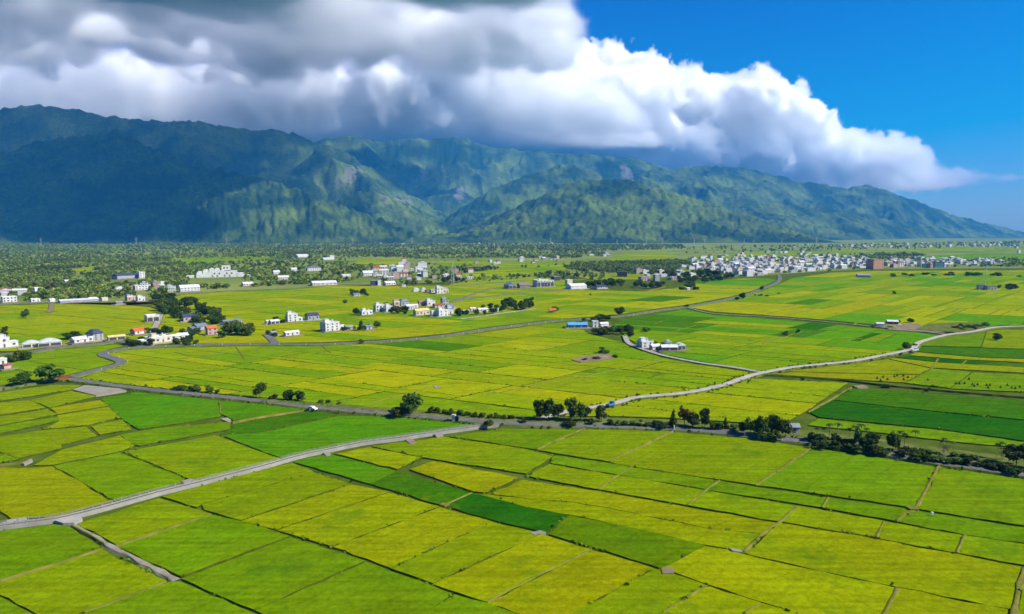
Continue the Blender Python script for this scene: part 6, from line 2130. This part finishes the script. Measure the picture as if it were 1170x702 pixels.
for q in ((9, 0), (-6, 8), (-6, -8)): mb.bar((q[0], q[1], 0), (0, 0, 28), 0.06, 4)
child('guy_wire', mb.mesh('guy_wire', M_steel), m_)
for px, py, hp in ((47, 281, 9), (156, 281, 9.5), (259, 280.5, 9), (344, 280.5, 7), (403, 281, 9), (471, 281, 9.5), (629, 280, 8), (705, 281, 7), (738.5, 282, 8), (757, 281, 9), (793, 281.5, 9), (805, 281, 7), (850, 281, 8), (861, 281, 7), (893, 280.5, 7), (932.5, 282, 11), (976, 280, 8)):
    x, y = ground(px, py)
    H = hp * y / F_PX
    lattice_mast('power_pylon', px, py, H, H * 0.15, H * 0.025, H * 0.006, M_pale, 'pale lattice power pylon in the line along the foot of the mountains', 'pylon', arms=3, panels=6)['group'] = 'power pylons along the mountain foot'

M_tyre = plain('rubber', (0.02, 0.02, 0.02))
M_wcar = plain('white_car_paint', (0.65, 0.65, 0.65), rough=0.3, spec=0.5, var=0.03)
M_bcar = plain('blue_truck_paint', (0.05, 0.18, 0.42), rough=0.35, spec=0.5, var=0.05)


def vehicle(px, py, heading, paint, label, cat, truck=False, name='parked_car', base=0.85):
    x, y = ground(px, py, base)
    r = empty(name, (x, y, base), heading)
    tag(r, label, cat)
    L, Wd = (4.4, 1.7) if not truck else (4.8, 1.75)
    mb = MB()
    if truck:
        prof = [(-2.4, .45), (-2.4, .85), (0.75, .85), (0.75, 1.9), (1.7, 1.9), (2.25, 1.2), (2.4, 1.1), (2.4, .45)]
    else:
        prof = [(-2.2, .35), (-2.2, .95), (-1.7, 1.0), (-1.2, 1.45), (0.35, 1.47), (1.0, 1.0), (2.05, .85), (2.2, .6), (2.2, .35)]
    n = len(prof)
    i = len(mb.v)
    for s in (-1, 1): mb.v += [(p[0], s * Wd / 2, p[1]) for p in prof]
    mb.f.append(tuple(range(i, i + n))); mb.m.append(0)
    mb.f.append(tuple(range(i + 2 * n - 1, i + n - 1, -1))); mb.m.append(0)
    for k in range(n):
        j = (k + 1) % n
        mb.f.append((i + j, i + k, i + n + k, i + n + j)); mb.m.append(0)
    child('body', mb.mesh('body', paint), r)
    wm = MB()
    if truck:
        wm.box(0.85, 1.75, -Wd / 2 - 0.01, Wd / 2 + 0.01, 1.3, 1.75)
    else:
        wm.box(-1.15, 0.35, -Wd / 2 - 0.01, Wd / 2 + 0.01, 1.02, 1.38)
    child('window', wm.mesh('window', M_glass), r)
    if truck:
        bd = MB()
        for a, b, c, d in ((-2.4, 0.7, -Wd / 2, -Wd / 2 + 0.06), (-2.4, 0.7, Wd / 2 - 0.06, Wd / 2), (-2.4, -2.34, -Wd / 2 + .06, Wd / 2 - .06)): bd.box(a, b, c, d, 0.853, 1.25)
        child('load_bed', bd.mesh('load_bed', paint), r)
    wh = MB(); wh.bar((0, -0.11, 0), (0, 0.11, 0), 0.34, 14)
    wme = wh.mesh('wheel', M_tyre)
    for a in (-1.4, 1.4):
        for s in (-1, 1): child('wheel', wme, r, (a, s * (Wd / 2 - 0.1), 0.34))
    return r


vehicle(357, 468.3, R(-28), M_wcar, 'white car standing at the field track beside the left part of the main road', 'car', base=1.02)
vehicle(697.5, 464, R(52), M_bcar, 'small blue truck on the pale winding road just right of the roadside trees', 'truck', truck=True, name='pickup_truck', base=1.06)
vehicle(1045, 401.3, R(20), M_wcar, 'white van-like truck at the bend of the pale winding road', 'truck', truck=True, name='pickup_truck', base=1.06)

# red kerb of the little bridge at the left junction
x, y = ground(70, 434.5)
mb = MB(); M_redk = plain('red_kerb_paint', (0.42, 0.10, 0.06)); M_wk = plain('white_kerb_paint', (0.5, 0.45, 0.35))
o = empty('bridge_kerb', (x, y, 0), R(8)); tag(o, 'low red bridge kerb at the road junction on the left', 'kerb')
mb.box(-4.5, 4.5, -2.0, -1.6, 0.2, 1.55); mb.box(-1.5, 4.8, 1.9, 2.3, 0.2, 1.55)
child('parapet', mb.mesh('parapet', M_redk), o)
mb = MB(); mb.box(-4.6, -1.0, -2.25, -2.02, 0.0, 1.2)
child('face', mb.mesh('face', M_wk), o)
# electric cabinet on the bank by the main road
x, y = ground(518.5, 480.5, 0.9)
o = empty('electric_cabinet', (x, y, 0.95), R(-20)); tag(o, 'white electric cabinet with dark side standing by the main road near the clipped bushes', 'cabinet')
mb = MB(); mb.box(-0.7, 0.7, -0.5, 0.5, 0, 2.2); mb.box(-0.8, 0.8, -0.6, 0.6, 2.2, 2.3)
child('body', mb.mesh('body', MATS['white']), o)
mb = MB(); mb.box(0.75, 2.2, -0.45, 0.45, 0, 1.9)
child('meter_box', mb.mesh('meter_box', MATS['dark']), o)
# orange tent by the lone tree
x, y = ground(631, 358)
o = empty('market_tent', (x, y, 0.9), R(15)); tag(o, 'small orange tent under the round tree above the blue-roofed farm', 'tent')
child('canopy', roof_mesh('gable', 6, 4, 2.4, 1.4, MATS['rred']), o)
mb = MB()
for q in ((-2.9, -1.9), (2.9, -1.9), (2.9, 1.9), (-2.9, 1.9)): mb.bar((q[0], q[1], 0), (q[0], q[1], 2.3), 0.08, 5)
child('frame', mb.mesh('frame', M_steel), o)

# white posts on the shoulder of the curving road
pm_ = MB(); pm_.bar((0, 0, 0), (0, 0, 0.85), 0.16, 8); pm_.bar((0, 0, 0.85), (0, 0, 1.0), 0.16, 8, r2=0.07)
POST = pm_.mesh('guard_post', MATS['white'])
acc = 0.0
ln = offsets(L_R3, -3.1)
k = 0
for a, b in zip(ln[:-1], ln[1:]):
    acc += (b - a).length
    if acc > 17 and 150 < b.y < 640 and k < 60:
        acc = 0
        o = bpy.data.objects.new('guard_post', POST); link(o)
        o.location = (b.x, b.y, 0.85)
        tag(o, 'short white guard post on the shoulder of the grey road through the rice', 'post', 'guard posts along the grey road')
        k += 1
for px, py in ((851, 497.8), (955, 512), (867.5, 501.3), (893, 503.6), (770, 490.5)):
    x, y = ground(px, py, 0.95)
    o = bpy.data.objects.new('guard_post', POST); link(o)
    o.location = (x, y, 0.98); o.scale = (1.5, 1.5, 1.6)
    tag(o, 'white post at the edge of the main road under the dark roadside trees', 'post', 'white posts under the roadside trees')
# little pump boxes at field corners
pb = MB(); pb.box(-0.7, 0.7, -0.6, 0.6, 0, 1.5); pb.box(-0.8, 0.8, -0.7, 0.7, 1.5, 1.62)
PUMP = pb.mesh('pump_box', MATS['white'])
for px, py, l in ((1065, 588, 'small white pump box on the bund in the near right paddies'),):
    x, y = ground(px, py, 0.9)
    o = bpy.data.objects.new('pump_box', PUMP); link(o); o.location = (x, y, 0.9)
    o.scale = (0.4,) * 3
    tag(o, l, 'pump box')
